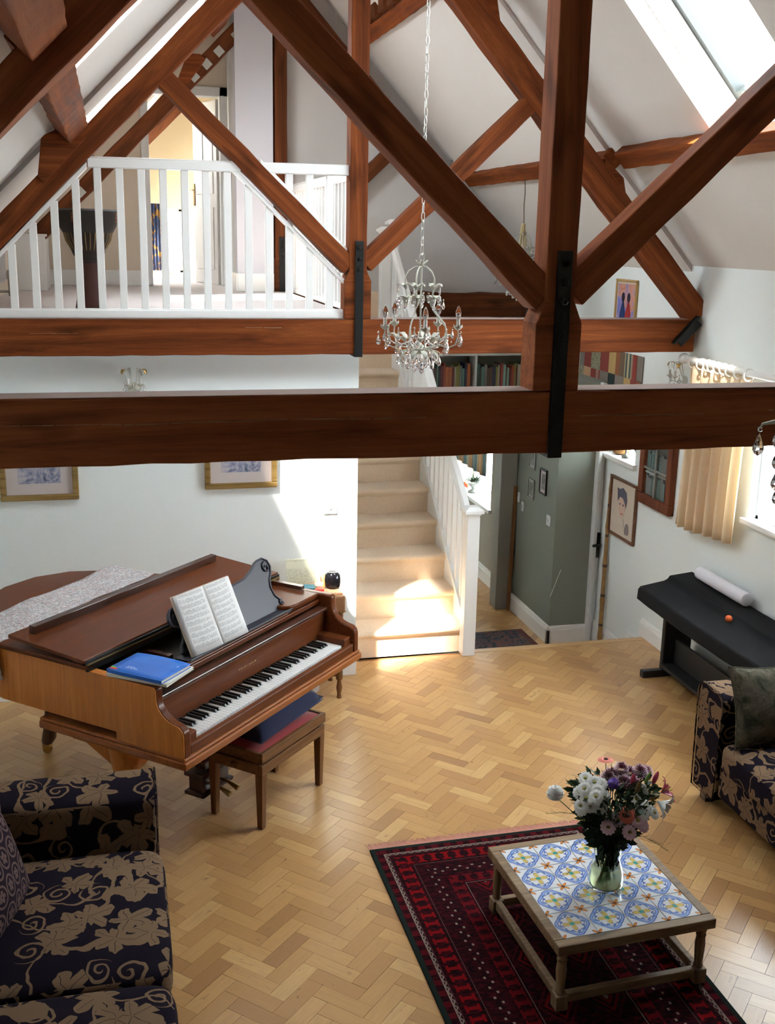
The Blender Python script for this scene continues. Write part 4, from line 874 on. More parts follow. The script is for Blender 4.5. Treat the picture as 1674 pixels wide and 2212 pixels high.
rug = tag(MB().prism([(-.54, -1.05), (.54, -1.05), (.54, 1.05), (-.54, 1.05)], 0, .009).build('rug', M_rug, None, M=Matrix.Translation((1.615, 3.40, .0012)) @ Matrix.Rotation(rga, 4, 'Z'), bev=.002), 'dark red tribal rug with pink fringe under the tiled table', 'rug')
b = MB(); rr = random.Random(9)
for s_ in (1, -1):
    for i in range(900):
        x = -.535+1.07*i/900; L_ = rr.uniform(.035, .062); dx = rr.uniform(-.014, .014); b.add([(x-.0011, s_*1.048, .004), (x+.0011, s_*1.048, .004), (x+dx+.0008, s_*(1.05+L_), .001+rr.random()*.003), (x+dx-.0008, s_*(1.05+L_), .001)], [(0, 1, 2, 3)])
stuff(b.build('fringe', plain('pink_wool', (.60, .27, .21), .9), rug, M=Matrix.Identity(4), fix=False))

# ------------------------------------------------------------------ tiled coffee table
ta = radians(2.8); TZ = .30; ct = thing('coffee_table', 'low wooden coffee table with blue and yellow patterned tile top', 'table', (1.792, 3.568, .012), ta); ct.scale = (.945, 1, 1); TZ -= .012
M_tab = wood('weathered_oak', (.10, .06, .03), (.21, .135, .07), (.33, .23, .13), .6, 2, bump=.25)
M_tabz = wood('weathered_oak_z', (.10, .06, .03), (.21, .135, .07), (.33, .23, .13), .6, 2, axis='z', bump=.25)
m = Mt('painted_tile', (.8, .8, .8), .14, Coat_Weight=.3); ux, uy, _ = m.xyz(m.co('Object')); S_ = 1/.0765; ux = ux*S_; uy = uy*S_
hw = m.noise(m.co('Object'), 45, 2)*.10-.05; r = (ux*ux+uy*uy).sqrt()+hw; th = uy.at(ux)
c_ = m.mix(m.noise(m.co('Object'), 25, 2), (.62, .65, .68), (.78, .79, .78))
put((((r-((th*4).cos()*.07+.79)).abs()).lt(.10)), (.05, .10, .36)); put((((r-((th*4).cos()*.07+.785)).abs()).lt(.058)), (.26, .38, .68))
ri = (th*8).cos()*.055+.635; put((r-ri).abs().lt(.075)*((th*12).sin().gt(-.3)), (.20, .32, .64)); put((r-ri).abs().lt(.020), (.03, .07, .28)); put(((r-ri+.075).abs()).lt(.014)*((th*12).sin().gt(-.3)), (.03, .07, .28))
pet = (th*2).cos().abs(); R1 = pet*pet*.38+.12; put(r.lt(R1+.04), (.14, .08, .03)); put(r.lt(R1), (.66, .52, .16)); put(((th*2).sin().abs()*r).lt(.022)*r.lt(R1*.85), (.30, .20, .04)); put(r.lt(.13), (.05, .30, .27))
ax_ = ux.abs(); ay_ = uy.abs(); k1 = ax_-ay_; k2 = ax_+ay_-1.72; cl = ((k1*k1*22)+(k2*k2*5)).lt(.30); put(cl, (.34, .12, .03)); put(((k1*k1*22)+(k2*k2*5)).lt(.15), (.60, .22, .05))
pass
m.base(c_).bump(m.noise(m.co('Object'), 60, 2), .06, .002); M_tile = m.m
ht = .308
b = MB(); b.box(-.348, .348, -.348, -ht, TZ-.042, TZ); b.box(-.348, .348, ht, .348, TZ-.042, TZ); b.box(-.348, -ht, -ht, ht, TZ-.042, TZ); b.box(ht, .348, -ht, ht, TZ-.042, TZ); b.build('top_frame', M_tab, ct, bev=.004)
b = MB(); b.box(-ht, ht, -ht, ht, TZ-.03, TZ-.006); b.build('grout_bed', plain('grout', (.35, .33, .30), .9), ct)
t0 = None
for i in range(4):
    for j in range(4):
        M = Matrix.Translation((-.231+.154*i, -.231+.154*j, TZ-.006)) @ Matrix.Rotation(pi/2*((i*3+j) % 4), 4, 'Z')
        if t0 is None: b = MB(); b.box(-.0755, .0755, -.0755, .0755, 0, .006); t0 = b.build('tile', M_tile, ct, M=M, bev=.0012)
        else: q = t0.copy(); COL.objects.link(q); q.parent = ct; q.matrix_local = M
lp = [(.024, 0), (.026, .02), (.028, .04), (.018, .05), (.022, .058), (.018, .066), (.020, .10), (.023, .15), (.019, .185), (.024, .193), (.018, .20), (.024, .215), (.026, TZ-.04)]
for x in (-.31, .31):
    for y in (-.31, .31):
        b = MB(); b.box(x-.026, x+.026, y-.026, y+.026, 0, .062); b.lathe([(r_*.92, z) for r_, z in lp[3:]], (x, y, .012), 14); b.box(x-.026, x+.026, y-.026, y+.026, TZ-.045, TZ-.012); b.build('leg', M_tabz, ct, smooth=True, bev=.003)
for a in ((-.31, -.31, .31, -.31), (-.31, .31, .31, .31), (-.31, -.31, -.31, .31), (.31, -.31, .31, .31)):
    b = MB(); b.bar((a[0], a[1], .042), (a[2], a[3], .042), .028, .038); b.build('stretcher', M_tab, ct, bev=.004)

# ------------------------------------------------------------------ vase and flowers
VX, VY, VZ = 1.812, 3.53, .3005
M_gl = Mt('clear_green_glass', (.93, .97, .92), .02, Transmission_Weight=1.0, IOR=1.12).m
M_water = Mt('cloudy_water', (.72, .74, .50), .35, Transmission_Weight=.85, IOR=1.12).m
prof = [(.058, 0), (.068, .012), (.072, .04), (.066, .075), (.054, .11), (.050, .13), (.055, .17), (.064, .21), (.068, .235), (.064, .235), (.051, .17), (.046, .13), (.050, .11), (.061, .075), (.066, .04), (.062, .014), (.01, .010)]
v = MB().lathe(prof, (VX, VY, VZ), 28).build('vase', M_gl, smooth=True); tag(v, 'clear waisted glass vase with murky water on the tiled table', 'vase')
b = MB(); b.lathe([(.058, .016), (.062, .04), (.057, .075), (.053, .088), (.051, .092), (.004, .092)], (VX, VY, VZ), 24); b.build('water', M_water, v, M=Matrix.Translation(v.location).inverted(), smooth=True)
M_stem = plain('green_stem', (.035, .085, .018), .6); M_leaf = plain('dark_leaf', (.018, .05, .012), .6, var=.4); M_fern = plain('fern_green', (.06, .10, .02), .7)
def petal_flower(b, c, n_dir, r0, r1, n, w_, droop=.0, cup=.0, layers=1):
    q = Vector((0, 0, 1)).rotation_difference(Vector(n_dir).normalized()).to_matrix().to_4x4(); M = Matrix.Translation(c) @ q
    for L_ in range(layers):
        for i in range(n):
            a = 2*pi*(i+L_*.5)/n; rr_ = r1*(1-.18*L_); ca, sa_ = cos(a), sin(a)
            def P(rad, s_, z): return (rad*ca-s_*sa_, rad*sa_+s_*ca, z)
            z1 = cup*rr_+.003*L_; z2 = z1-droop*rr_
            b.add([P(r0, -w_*.38, 0), P(r0, w_*.38, 0), P(rr_*.6, w_*.55, z1), P(rr_*.92, w_*.35, z2), P(rr_, 0, z2), P(rr_*.92, -w_*.35, z2), P(rr_*.6, -w_*.55, z1)], [(0, 1, 2, 6), (6, 2, 3, 5), (5, 3, 4)], M)
    return M
def stem_pts(c, d):
    c = Vector(c); k = Vector((VX+(c.x-VX)*.12, VY+(c.y-VY)*.12, VZ+.235)); bt = Vector((VX-(c.x-VX)*.15, VY-(c.y-VY)*.15, VZ+.02)); mid = k.lerp(c, .55)+Vector((0, 0, -.01)); return [c-Vector(d).normalized()*.004, mid, k, bt]
M_pw = plain('white_petal', (.82, .82, .78), .6, var=.02); M_pp = plain('pale_pink_petal', (.72, .48, .56), .6); M_pc = plain('coral_petal', (.75, .20, .14), .55, var=.12); M_yc = plain('yellow_green_centre', (.28, .26, .03), .8); M_dkc = plain('dark_centre', (.05, .03, .01), .8)
M_mum = plain('crimson_purple_petal', (.16, .015, .045), .6, var=.3); M_mumt = plain('pale_petal_tip', (.62, .42, .50), .6); M_pur = plain('violet_petal', (.10, .03, .30), .6); M_lil = plain('magenta_lily', (.45, .03, .09), .5); M_bud = plain('bronze_bud', (.20, .13, .035), .5); M_budg = plain('green_bud', (.14, .26, .03), .5)
def daisy(c, mat, label, r=.022, n=13, name='daisy', group=None, cen=None, dirn=None):
    c = Vector(c); dv = Vector(dirn) if dirn else (Vector((c.x-VX, c.y-VY, .10))*1.0+Vector((-.02, -.12, .10))); dv.normalize()
    b = MB(); petal_flower(b, c, dv, .002, r, n, .0100*r/.022*13/n, droop=.10, cup=.06, layers=2); o = b.build(name, mat); tag(o, label, 'flower', group); Mi = Matrix.Translation(o.location).inverted()
    b = MB(); b.ball(c+dv*.0035, r*.26, 10, (1, 1, .6)); b.build('flower_centre', cen or M_yc, o, M=Mi, smooth=True)
    b = MB(); b.tube(stem_pts(c, dv), .0016, 5); b.build('stem', M_stem, o, M=Mi); return o
WD = []
for c in [[1.72, 3.5, .78], [1.67, 3.48, .77], [1.715, 3.46, .765], [1.67, 3.46, .74], [1.70, 3.44, .755], [1.66, 3.5, .745], [1.65, 3.46, .71], [1.71, 3.45, .725], [1.745, 3.47, .735], [1.69, 3.46, .705], [1.725, 3.45, .70], [1.665, 3.48, .685], [1.745, 3.50, .77], [1.69, 3.52, .79]]: WD.append(c)
for i, c in enumerate(sorted(WD, key=lambda q: -q[2])):
    daisy(c, M_pw, 'white daisy in the left-hand spray of the bouquet, %s counting down from its top' % ORD[i], .029, 12, name='daisy', group='white daisies on the left of the bouquet')
for i, c in enumerate([[1.89, 3.48, .70], [1.90, 3.43, .665], [1.915, 3.44, .69], [1.93, 3.50, .665], [1.955, 3.45, .65]]):
    daisy(c, M_pw, 'white daisy low on the right of the bouquet, %s from the left of five' % ORD[i], .028, 12, group='white daisies on the right of the bouquet')
for i, c in enumerate([[1.75, 3.42, .63], [1.80, 3.44, .645], [1.83, 3.40, .61], [1.865, 3.41, .65], [1.885, 3.42, .645], [1.900, 3.43, .615]]):
    daisy(c, M_pp, 'pale pink daisy at the front of the bouquet, %s from the left' % ORD[i], .031, 12, group='pink daisies at the front of the bouquet')
daisy((1.825, 3.415, .675), M_pc, 'coral pink gerbera facing the viewer in the middle of the bouquet', .036, 18, 'gerbera', cen=M_dkc, dirn=(.05, -.9, .45))
daisy((1.81, 3.60, .815), M_pc, 'coral gerbera standing highest, seen from the side, at the top of the bouquet', .034, 22, 'gerbera', cen=M_dkc, dirn=(0, .1, 1))
# carnation
rr = random.Random(12)
def pom(c, mats, r, n, label, name, ln=.4, w_=.006):
    c = Vector(c); b = MB()
    for i in range(n):
        z = 1-2*(i+.5)/n*.72; a = i*2.39996; q = sqrt(max(0, 1-z*z)); d = Vector((q*cos(a), q*sin(a), z)); s_ = d.cross(Vector((0, 0, 1))); s_ = s_.normalized() if s_.length > .01 else Vector((1, 0, 0)); rad = r*rr.uniform(.85, 1.08)
        p1 = c+d*rad; p0 = c+d*rad*ln; b.cur = 1 if len(mats) > 1 else 0; t_ = d.cross(s_)*w_*.8
        if len(mats) > 1: pm = c+d*rad*.82; b.add([pm-s_*w_*.5, pm+s_*w_*.5, p1+s_*w_*.4+t_*.3, p1-s_*w_*.4+t_*.3], [(0, 1, 2, 3)]); b.cur = 0; b.add([p0-s_*w_*.3, p0+s_*w_*.3, pm+s_*w_*.5, pm-s_*w_*.5], [(0, 1, 2, 3)])
        else: b.add([p0-s_*w_*.3, p0+s_*w_*.3, p1+s_*w_*1.1+t_, p1+t_*1.5, p1-s_*w_*1.1+t_], [(0, 1, 2, 4), (2, 3, 4)])
    o = b.build(name, mats if len(mats) > 1 else mats[0], fix=False); tag(o, label, 'flower'); Mi = Matrix.Translation(o.location).inverted(); b = MB(); b.tube(stem_pts(c-Vector((0, 0, r*.3)), (0, 0, 1)), .0018, 5); b.ball(c-Vector((0, 0, r*.5)), r*.42, 8); b.build('stem', M_stem, o, M=Mi); return o
pom((1.56, 3.50, .752), [M_pw], .030, 170, 'white carnation sticking out alone at the far left of the bouquet', 'carnation', w_=.008)
for i, c in enumerate(sorted([[1.84, 3.60, .745], [1.88, 3.60, .765], [1.915, 3.60, .745], [1.95, 3.58, .757], [1.985, 3.60, .74], [1.87, 3.55, .735], [1.81, 3.57, .75], [1.905, 3.54, .73]])):
    o = pom(c, [M_mum, M_mumt], .034, 130, 'dark purple chrysanthemum at the back of the bouquet, %s from the left' % ORD[i], 'chrysanthemum', w_=.0055); o['group'] = 'purple chrysanthemums at the back of the bouquet'
pom((1.80, 3.50, .765), [M_pur], .022, 60, 'small violet flower between the white daisies and the purple chrysanthemums', 'statice', w_=.006)
def lily(c, dirn, mat, label, r=.05, cup=.5, name='lily', n=6, w_=.022):
    b = MB(); q = Vector((0, 0, 1)).rotation_difference(Vector(dirn).normalized()).to_matrix().to_4x4(); M = Matrix.Translation(c) @ q
    for i in range(n):
        a = 2*pi*i/n; ca, sa_ = cos(a), sin(a); rings = [(0, .004, 0), (.3, .6, .35), (.62, 1, .62), (.86, .7, .66), (1, .05, .58)]; vs = []
        for f, wq, zq in rings:
            for s_ in (-1, 0, 1): x = f*r; y = s_*w_*wq*.5; z = zq*r*cup*2-(0 if s_ else .003); vs.append((x*ca-y*sa_, x*sa_+y*ca, z))
        b.add(vs, [(j*3+k, j*3+k+1, j*3+k+4, j*3+k+3) for j in range(4) for k in (0, 1)], M)
    o = b.build(name, mat, smooth=True, fix=False); tag(o, label, 'flower'); Mi = Matrix.Translation(o.location).inverted(); b = MB(); b.tube(stem_pts(c, dirn), .002, 5); b.build('stem', M_stem, o, M=Mi)
    b = MB(); [b.tube([M @ Vector((0, 0, 0)), M @ Vector((.01*cos(a), .01*sin(a), r*.8))], .001, 4) for a in (0, 1.2, 2.4, 3.6, 4.8)]; b.build('stamens', M_yc, o, M=Mi); return o
lily((2.035, 3.55, .675), (.8, -.3, .5), M_lil, 'open magenta lily at the right edge of the bouquet', .055)
lily((1.985, 3.49, .675), (.5, -.6, -.2), M_pw, 'large white lily drooping on the right of the bouquet', .055, .7, w_=.034)
def budf(c, d, L_, r, mat, label):
    d = Vector(d).normalized(); c = Vector(c); b = MB(); b.tube([c-d*L_/2, c-d*L_*.3, c, c+d*L_*.3, c+d*L_/2], [.003, r*.8, r, r*.75, .002], 10); o = b.build('lily_bud', mat, smooth=True); tag(o, label, 'flower bud'); Mi = Matrix.Translation(o.location).inverted(); b = MB(); b.tube(stem_pts(c-d*L_/2, d), .0018, 5); b.build('stem', M_stem, o, M=Mi)
budf((1.90, 3.49, .745), (.25, 0, 1), .055, .011, M_bud, 'upright bronze lily bud near the middle of the bouquet')
budf((1.955, 3.52, .765), (.5, 0, 1), .05, .008, M_budg, 'bright green bud to the right of the purple flowers')
budf((1.935, 3.42, .735), (1, 0, .35), .045, .010, M_bud, 'bronze bud lying in front of the white lily')
budf((1.88, 3.50, .775), (.15, 0, 1), .05, .009, M_lil, 'closed red lily bud above the bronze upright bud')
budf((2.01, 3.56, .735), (.35, 0, 1), .06, .010, M_lil, 'closed magenta bud above the open magenta lily')
budf((1.935, 3.50, .725), (-.4, 0, 1), .06, .012, M_pw, 'closed white lily bud right of the bronze upright bud')
# foliage: leaves and asparagus fern
b = MB(); rr = random.Random(21)
for i in range(1500):
    a = rr.uniform(0, 2*pi); h = rr.random(); rad = (.03+.095*h**.8)*rr.random()**.5; c = Vector((VX+.005+rad*cos(a)*1.35, VY-.005+rad*sin(a), VZ+.17+.27*h)); L_ = rr.uniform(.025, .055)
    d = Vector((cos(a)*.8, sin(a)*.8, rr.uniform(-.2, 1))).normalized(); s_ = d.cross(Vector((rr.uniform(-1, 1), rr.uniform(-1, 1), .4))).normalized()*L_*.22; b.add([c, c+d*L_*.5+s_, c+d*L_, c+d*L_*.5-s_], [(0, 1, 2, 3)])
for i in range(260):
    a = rr.uniform(0, 2*pi); c = Vector((VX+.045*rr.random()*cos(a), VY+.045*rr.random()*sin(a), VZ+rr.uniform(.08, .22))); d = Vector((rr.uniform(-.3, .3), rr.uniform(-.3, .3), 1)).normalized(); s_ = Vector((cos(a), sin(a), 0))*.0035; b.add([c-s_, c+s_, c+d*.04+s_, c+d*.04-s_], [(0, 1, 2, 3)])
o = stuff(b.build('foliage', M_leaf, fix=False)); tag(o, 'dense dark green foliage filling the vase and bouquet', 'foliage')
b = MB()
def frond(p, d, L_, n=26):
    p = Vector(p); d = Vector(d).normalized(); pts = [p+d*L_*t_+Vector((0, 0, -.05*L_*t_*t_*4)) for t_ in (0, .33, .66, 1)]; b.tube(pts, .0008, 4)
    for i in range(n):
        t_ = .2+.8*i/n; c = p+d*L_*t_+Vector((0, 0, -.2*L_*t_*t_)); for_ = Vector((rr.uniform(-1, 1), rr.uniform(-.6, .6), rr.uniform(-.3, 1)))+d*1.2; for_.normalize(); e_ = c+for_*rr.uniform(.015, .035)*(1.2-t_*.6); s_ = Vector((0, 0, .0006)); b.add([c-s_, c+s_, e_+s_*.4, e_-s_*.4], [(0, 1, 2, 3)])
for p, d, L_ in (((1.74, 3.52, .66), (-.9, 0, 1.2), .22), ((1.72, 3.52, .62), (-1.2, 0, .5), .20), ((1.76, 3.55, .68), (-.35, 0, 1.1), .19), ((1.75, 3.5, .56), (-1, -.2, -.1), .17), ((1.75, 3.48, .55), (-.8, -.3, -.35), .18), ((1.86, 3.45, .58), (.9, -.2, -.3), .16), ((1.73, 3.5, .6), (-1.2, 0, .05), .17)): frond(p, d, L_)
o = stuff(b.build('fern', M_fern, fix=False)); tag(o, 'wispy asparagus fern sticking out to the left of the bouquet', 'fern')

# ------------------------------------------------------------------ digital piano under a black cloth
M_cloth = plain('black_cloth', (.013, .013, .014), .95, bump=.3, bs=200, var=.15, Specular_IOR_Level=.15); M_ebl = plain('black_cabinet', (.010, .010, .011), .5)
dp = thing('digital_piano', 'black digital piano under a black cloth cover against the right wall', 'piano', (3.25, 5.45, 0)); Wd = Wm(dp)
top = [(3.245, .525), (3.25, .60), (3.262, .617), (3.43, .640), (3.455, .652), (3.468, .672), (3.63, .690), (3.63, .525)]
b = MB(); ys = [4.74+i*(6.19-4.74)/24 for i in range(25)]; n_ = len(top); vs = []
for i, y in enumerate(ys):
    for j, (x, z) in enumerate(top):
        wv = .0012*sin(i*1.7+j*2.1)+.001*sin(i*.8); e_ = 0 if 0 < i < 24 else (-.02 if j in (1, 2) else 0); bow_ = -.02*sin(pi*(y-4.74)/1.45) if j < 3 else 0
        vs.append((x+(wv if 0 < j < 7 else 0)+bow_, y, z+wv*.7+e_*.3))
b.add(vs, [(i*n_+j, i*n_+(j+1) % n_, (i+1)*n_+(j+1) % n_, (i+1)*n_+j) for i in range(24) for j in range(n_)]+[tuple(range(n_)), tuple(24*n_+j for j in range(n_))]); b.build('cloth_cover', M_cloth, dp, M=Wd, smooth=True, bev=.006)
for y0 in (6.10, 4.80):
    b = MB(); b.box(3.42, 3.62, y0, y0+.04, .03, .53); b.box(3.285, 3.63, y0-.005, y0+.045, 0, .05); b.build('side_panel', M_ebl, dp, M=Wd, bev=.008)
b = MB(); b.box(3.50, 3.52, 4.84, 6.10, .10, .26); b.box(3.40, 3.60, 4.84, 6.10, .075, .10); b.build('pedal_board', M_ebl, dp, M=Wd, bev=.004)
b = MB(); b.lathe([(.034, 0), (.041, .006), (.042, .02), (.042, .54), (.040, .556), (.03, .56)], (0, 0, 0), 28, Matrix.Translation((3.585, 6.02, .738)) @ Matrix.Rotation(pi/2, 4, 'X')); tag(b.build('paper_roll', plain('white_roll', (.72, .70, .74), .7, var=.02), smooth=True), 'white cylindrical roll lying on the black-covered piano', 'roll')
b = MB(); b.ball((3.425, 5.385, .660), .021, 24); b.ball((3.425, 5.385, .680), .004, 8, (1, 1, .5)); tag(b.build('orange', plain('orange_skin', (.75, .13, .02), .5, bump=.5, bs=400), smooth=True), 'small bright orange ball on the black cloth', 'ball')

# ------------------------------------------------------------------ curtain, pole and rings at the right window
pl = thing('curtain_pole', 'white wooden curtain pole with rings above the right window', 'curtain pole', (3.57, 5.4, 2.06)); Wp = Wm(pl)
b = MB(); b.tube([(3.57, 6.38, 2.06), (3.57, 3.9, 2.06)], .021, 16); b.build('pole', M_white, pl, M=Wp, smooth=True)
b = MB(); b.lathe([(.012, 0), (.024, .004), (.024, .012), (.016, .016), (.028, .026), (.036, .045), (.030, .066), (.012, .078)], (0, 0, 0), 18, Matrix.Translation((3.57, 6.375, 2.06)) @ Matrix.Rotation(-pi/2, 4, 'X')); b.build('finial', M_white, pl, M=Wp, smooth=True)
b = MB(); b.tube([(3.66, 6.28, 2.06), (3.57, 6.28, 2.045)], .012, 8); b.lathe([(.03, 0), (.03, .01)], (0, 0, 0), 14, Matrix.Translation((3.65, 6.28, 2.06)) @ Matrix.Rotation(pi/2, 4, 'Y')); b.build('bracket', M_white, pl, M=Wp)
for y in (6.30, 6.20, 6.12, 6.07, 6.00, 5.93, 5.86, 5.77, 5.66):
    tl = rr.uniform(-.2, .2); b = MB(); b.tube([(3.57+.034*cos(a), y+tl*.034*sin(a), 2.048+.034*sin(a)) for a in [2*pi*i/20 for i in range(20)]], .0055, 7, closed=True); b.build('ring', M_white, pl, M=Wp, smooth=True)
m = Mt('cream_curtain', (.72, .53, .36), .75); m.base(m.mix(m.noise(m.co('Object'), 60, 3), (.88, .76, .60), (.93, .83, .68))); m.b.inputs['Transmission Weight'].default_value = 0; tl_ = m.n('BsdfTranslucent'); tl_.inputs[0].default_value = (.95, .82, .62, 1); ms_ = m.n('MixShader'); ms_.inputs[0].default_value = .6; m.t.links.new(m.b.outputs[0], ms_.inputs[1]); m.t.links.new(tl_.outputs[0], ms_.inputs[2]); m.t.links.new(ms_.outputs[0], m.t.nodes['Material Output'].inputs[0]); M_curt = m.m
b = MB()
def cur(u, v):
    y = 6.36-.72*u; z = .97+1.06*v+.05*u*(1-v); am = .030+.012*sin(u*5); x = 3.585+am*sin(u*2*pi*6.5+.4*sin(v*3))*(1-.35*v)-.012*(1-v); return (x, y+.012*sin(u*40)*(1-v)+(.03*u)*(1-v), z)
b.grid(cur, 130, 18); tag(b.build('curtain', M_curt, smooth=True, solid=.003), 'cream curtain gathered at the left side of the right window', 'curtain')

# ------------------------------------------------------------------ pictures
def picture(name, label, P, w_, h_, fw, ft, mframe, mmat, mart, mat_w=.06, glass=False, cat='picture'):
    """P maps local (x right, y out of wall, z up, centre) to world"""
    t = thing(name, label, cat, P.translation); t.matrix_world = P
    b = MB(); hw, hh = w_/2, h_/2
    b.box(-hw, hw, 0, ft, hh-fw, hh); b.box(-hw, hw, 0, ft, -hh, -hh+fw); b.box(-hw, -hw+fw, 0, ft, -hh+fw, hh-fw); b.box(hw-fw, hw, 0, ft, -hh+fw, hh-fw)
    fr_ = b.build('frame', mframe, t, bev=min(.006, fw*.3)); b = MB(); b.box(-hw+fw*.8, hw-fw*.8, .002, ft*.45, -hh+fw*.8, hh-fw*.8); b.build('mount', mmat, t)
    if mart:
        b = MB(); b.box(-hw+fw+mat_w, hw-fw-mat_w, ft*.45, ft*.45+.0015, -hh+fw+mat_w, hh-fw-mat_w); b.build('print', mart, t)
    return t
def PB(x, y, z): return Matrix(((1, 0, 0, x), (0, -1, 0, y), (0, 0, 1, z), (0, 0, 0, 1)))        # on a wall facing the viewer
def PX(x, y, z): return Matrix(((0, -1, 0, x), (-1, 0, 0, y), (0, 0, 1, z), (0, 0, 0, 1)))        # on a wall facing -x ; local x -> -Y
M_giltf = wood('gilt_frame', (.12, .07, .02), (.30, .19, .06), (.42, .29, .11), .4, 3, knots=False); M_giltf.node_tree.nodes['Principled BSDF'].inputs['Metallic'].default_value = .4
M_mnt = plain('pinkish_mount', (.52, .45, .42), .8, var=.02); M_mnt2 = plain('cream_mount', (.60, .50, .40), .8, var=.02)
def painty(name, stops, sc=9, dist=2.5):
    m = Mt(name, (.3, .3, .3), .7); m.base(m.ramp(m.noise(m.co('Object'), sc, 5, .65, dist), stops)); return m.m
M_art1 = painty('misty_print', [(.3, (.05, .07, .10)), (.45, (.22, .23, .32)), (.6, (.42, .38, .42)), (.75, (.50, .44, .36))], 12)
picture('picture', 'gilt-framed misty grey-blue print, left of the two above the piano', PB(-.455, 6.548, 1.50), .44, .50, .035, .03, M_giltf, M_mnt, M_art1, .065)
picture('picture', 'gilt-framed misty purple print, right of the two, nearer the light switch', PB(.72, 6.548, 1.52), .44, .48, .035, .03, M_giltf, M_mnt, M_art1, .065)
M_dkwood = wood('dark_frame', (.06, .02, .008), (.13, .05, .02), (.2, .08, .035), .4, 2, axis='y', knots=False)
p_ = picture('picture', 'framed pencil and wash portrait of a dark-haired figure on the right wall', PX(3.658, 7.285, .835), .43, .455, .022, .022, M_dkwood, M_mnt2, None)
M_sk = plain('sketch_skin', (.62, .42, .32), .8); M_sd = plain('sketch_dark', (.10, .09, .12), .8, var=.3); M_sl = plain('sketch_line', (.35, .28, .24), .8)
def flat(par, pts, mat, y=.011, nm='drawn_shape', th=.0012): b = MB(); b.prism(pts, y, y+th, XZ); b.build(nm, mat, par)
flat(p_, [(-.07, .0), (-.08, .06), (-.06, .10), (-.01, .12), (.04, .10), (.05, .05), (.035, 0), (.02, -.05), (-.02, -.07), (-.05, -.04)], M_sk)
flat(p_, [(-.085, .05), (-.095, .11), (-.10, .15), (-.06, .145), (-.01, .165), (.05, .14), (.07, .08), (.055, .02), (.035, .05), (.0, .085), (-.05, .09)], M_sd, .0125)
flat(p_, [(-.06, .035), (-.035, .04), (-.035, .03), (-.06, .028)], M_sd, .0125); flat(p_, [(-.005, .04), (.02, .04), (.02, .03), (-.005, .028)], M_sd, .0125)
flat(p_, [(-.035, -.035), (-.01, -.03), (.01, -.036), (-.01, -.045)], plain('sketch_red', (.45, .15, .12), .8), .0125)
flat(p_, [(.02, -.07), (.035, -.10), (.03, -.13), (.026, -.13), (.03, -.10), (.014, -.07)], M_sl, .0125)
flat(p_, [(.065, -.10), (.09, -.085), (.115, -.10), (.125, -.15), (.11, -.175), (.06, -.175), (.05, -.14)], plain('sketch_grey', (.22, .18, .17), .8, var=.3), .0125)
# wooden cabinet with glazed door and books on the right wall
cb = thing('wall_cabinet', 'dark wooden glazed cabinet hanging on the right wall beside the curtain', 'cabinet', (3.66, 6.78, .97)); cb.matrix_world = PX(3.659, 6.78, 1.33)
b = MB(); w2, h2 = .235, .36; b.box(-w2, w2, .0, .045, h2-.075, h2); b.box(-w2, w2, .0, .045, -h2, -h2+.075); b.box(-w2, -w2+.07, .0, .045, -h2+.075, h2-.075); b.box(w2-.07, w2, .0, .045, -h2+.075, h2-.075); b.build('door_frame', wood('cabinet_wood', (.06, .016, .007), (.13, .036, .014), (.20, .06, .024), .45, 2, axis='z', knots=False, spec=.15), cb, bev=.006)
b = MB(); b.box(-w2+.02, w2-.02, .0, .012, -h2+.02, h2-.02); b.build('back_panel', plain('cabinet_back', (.05, .06, .05), .8), cb)
b = MB(); b.box(-.009, .009, .028, .04, -h2+.07, h2-.07); b.box(-w2+.065, w2-.065, .028, .04, -.10, -.085); b.box(-w2+.065, w2-.065, .028, .04, .11, .125); b.build('glazing_bar', plain('grey_bar', (.22, .22, .19), .5), cb)
b = MB(); b.box(-w2+.07, w2-.07, .012, .027, -.13, -.118); b.box(-w2+.07, w2-.07, .012, .027, .09, .10); b.build('shelf', bpy.data.materials['grey_bar'], cb)
b = MB(); b.box(-w2+.065, w2-.065, .030, .032, -h2+.07, h2-.07); b.build('glass', M_glass, cb)
def shelf_books(x0, x1, zb, hmin, hmax, depth, place, label, group, seed, lean=True, dk=1., mats=None, thk=(.010, .030)):
    rr = random.Random(seed); x = x0; cnt = 0; made = []
    while x < x1-.012:
        t_ = rr.uniform(*thk); h = rr.uniform(hmin, hmax)
        if x+t_ > x1: break
        mt = mats[rr.randrange(len(mats))]; b = MB(); b.box(x, x+t_-.001, 0, depth*rr.uniform(.85, 1), 0, h); o = b.build('book', mt, None, M=place @ Matrix.Translation((0, 0, zb)), bev=.0015)
        made.append((o, mt)); x += t_
    for i, (o, mt) in enumerate(made):
        k = i if label[1] > 0 else len(made)-1-i; tag(o, label[0] % (mt.name[5:], ORD[k]), 'book', group)
def bmat(nm, c): return plain(nm, c, .6, var=.1)
BK = [bmat('book_teal', (0.062, 0.143, 0.124)), bmat('book_navy', (0.012, 0.019, 0.043)), bmat('book_black', (0.009, 0.009, 0.011)), bmat('book_red', (0.236, 0.037, 0.019)), bmat('book_cream', (0.279, 0.248, 0.186)), bmat('book_orange', (0.279, 0.081, 0.025)), bmat('book_grey', (0.112, 0.112, 0.099)), bmat('book_green', (0.031, 0.074, 0.056)), bmat('book_mint', (0.155, 0.260, 0.223)), bmat('book_brown', (0.062, 0.031, 0.019)), bmat('book_maroon', (0.074, 0.012, 0.012)), bmat('book_olive', (0.155, 0.143, 0.031))]
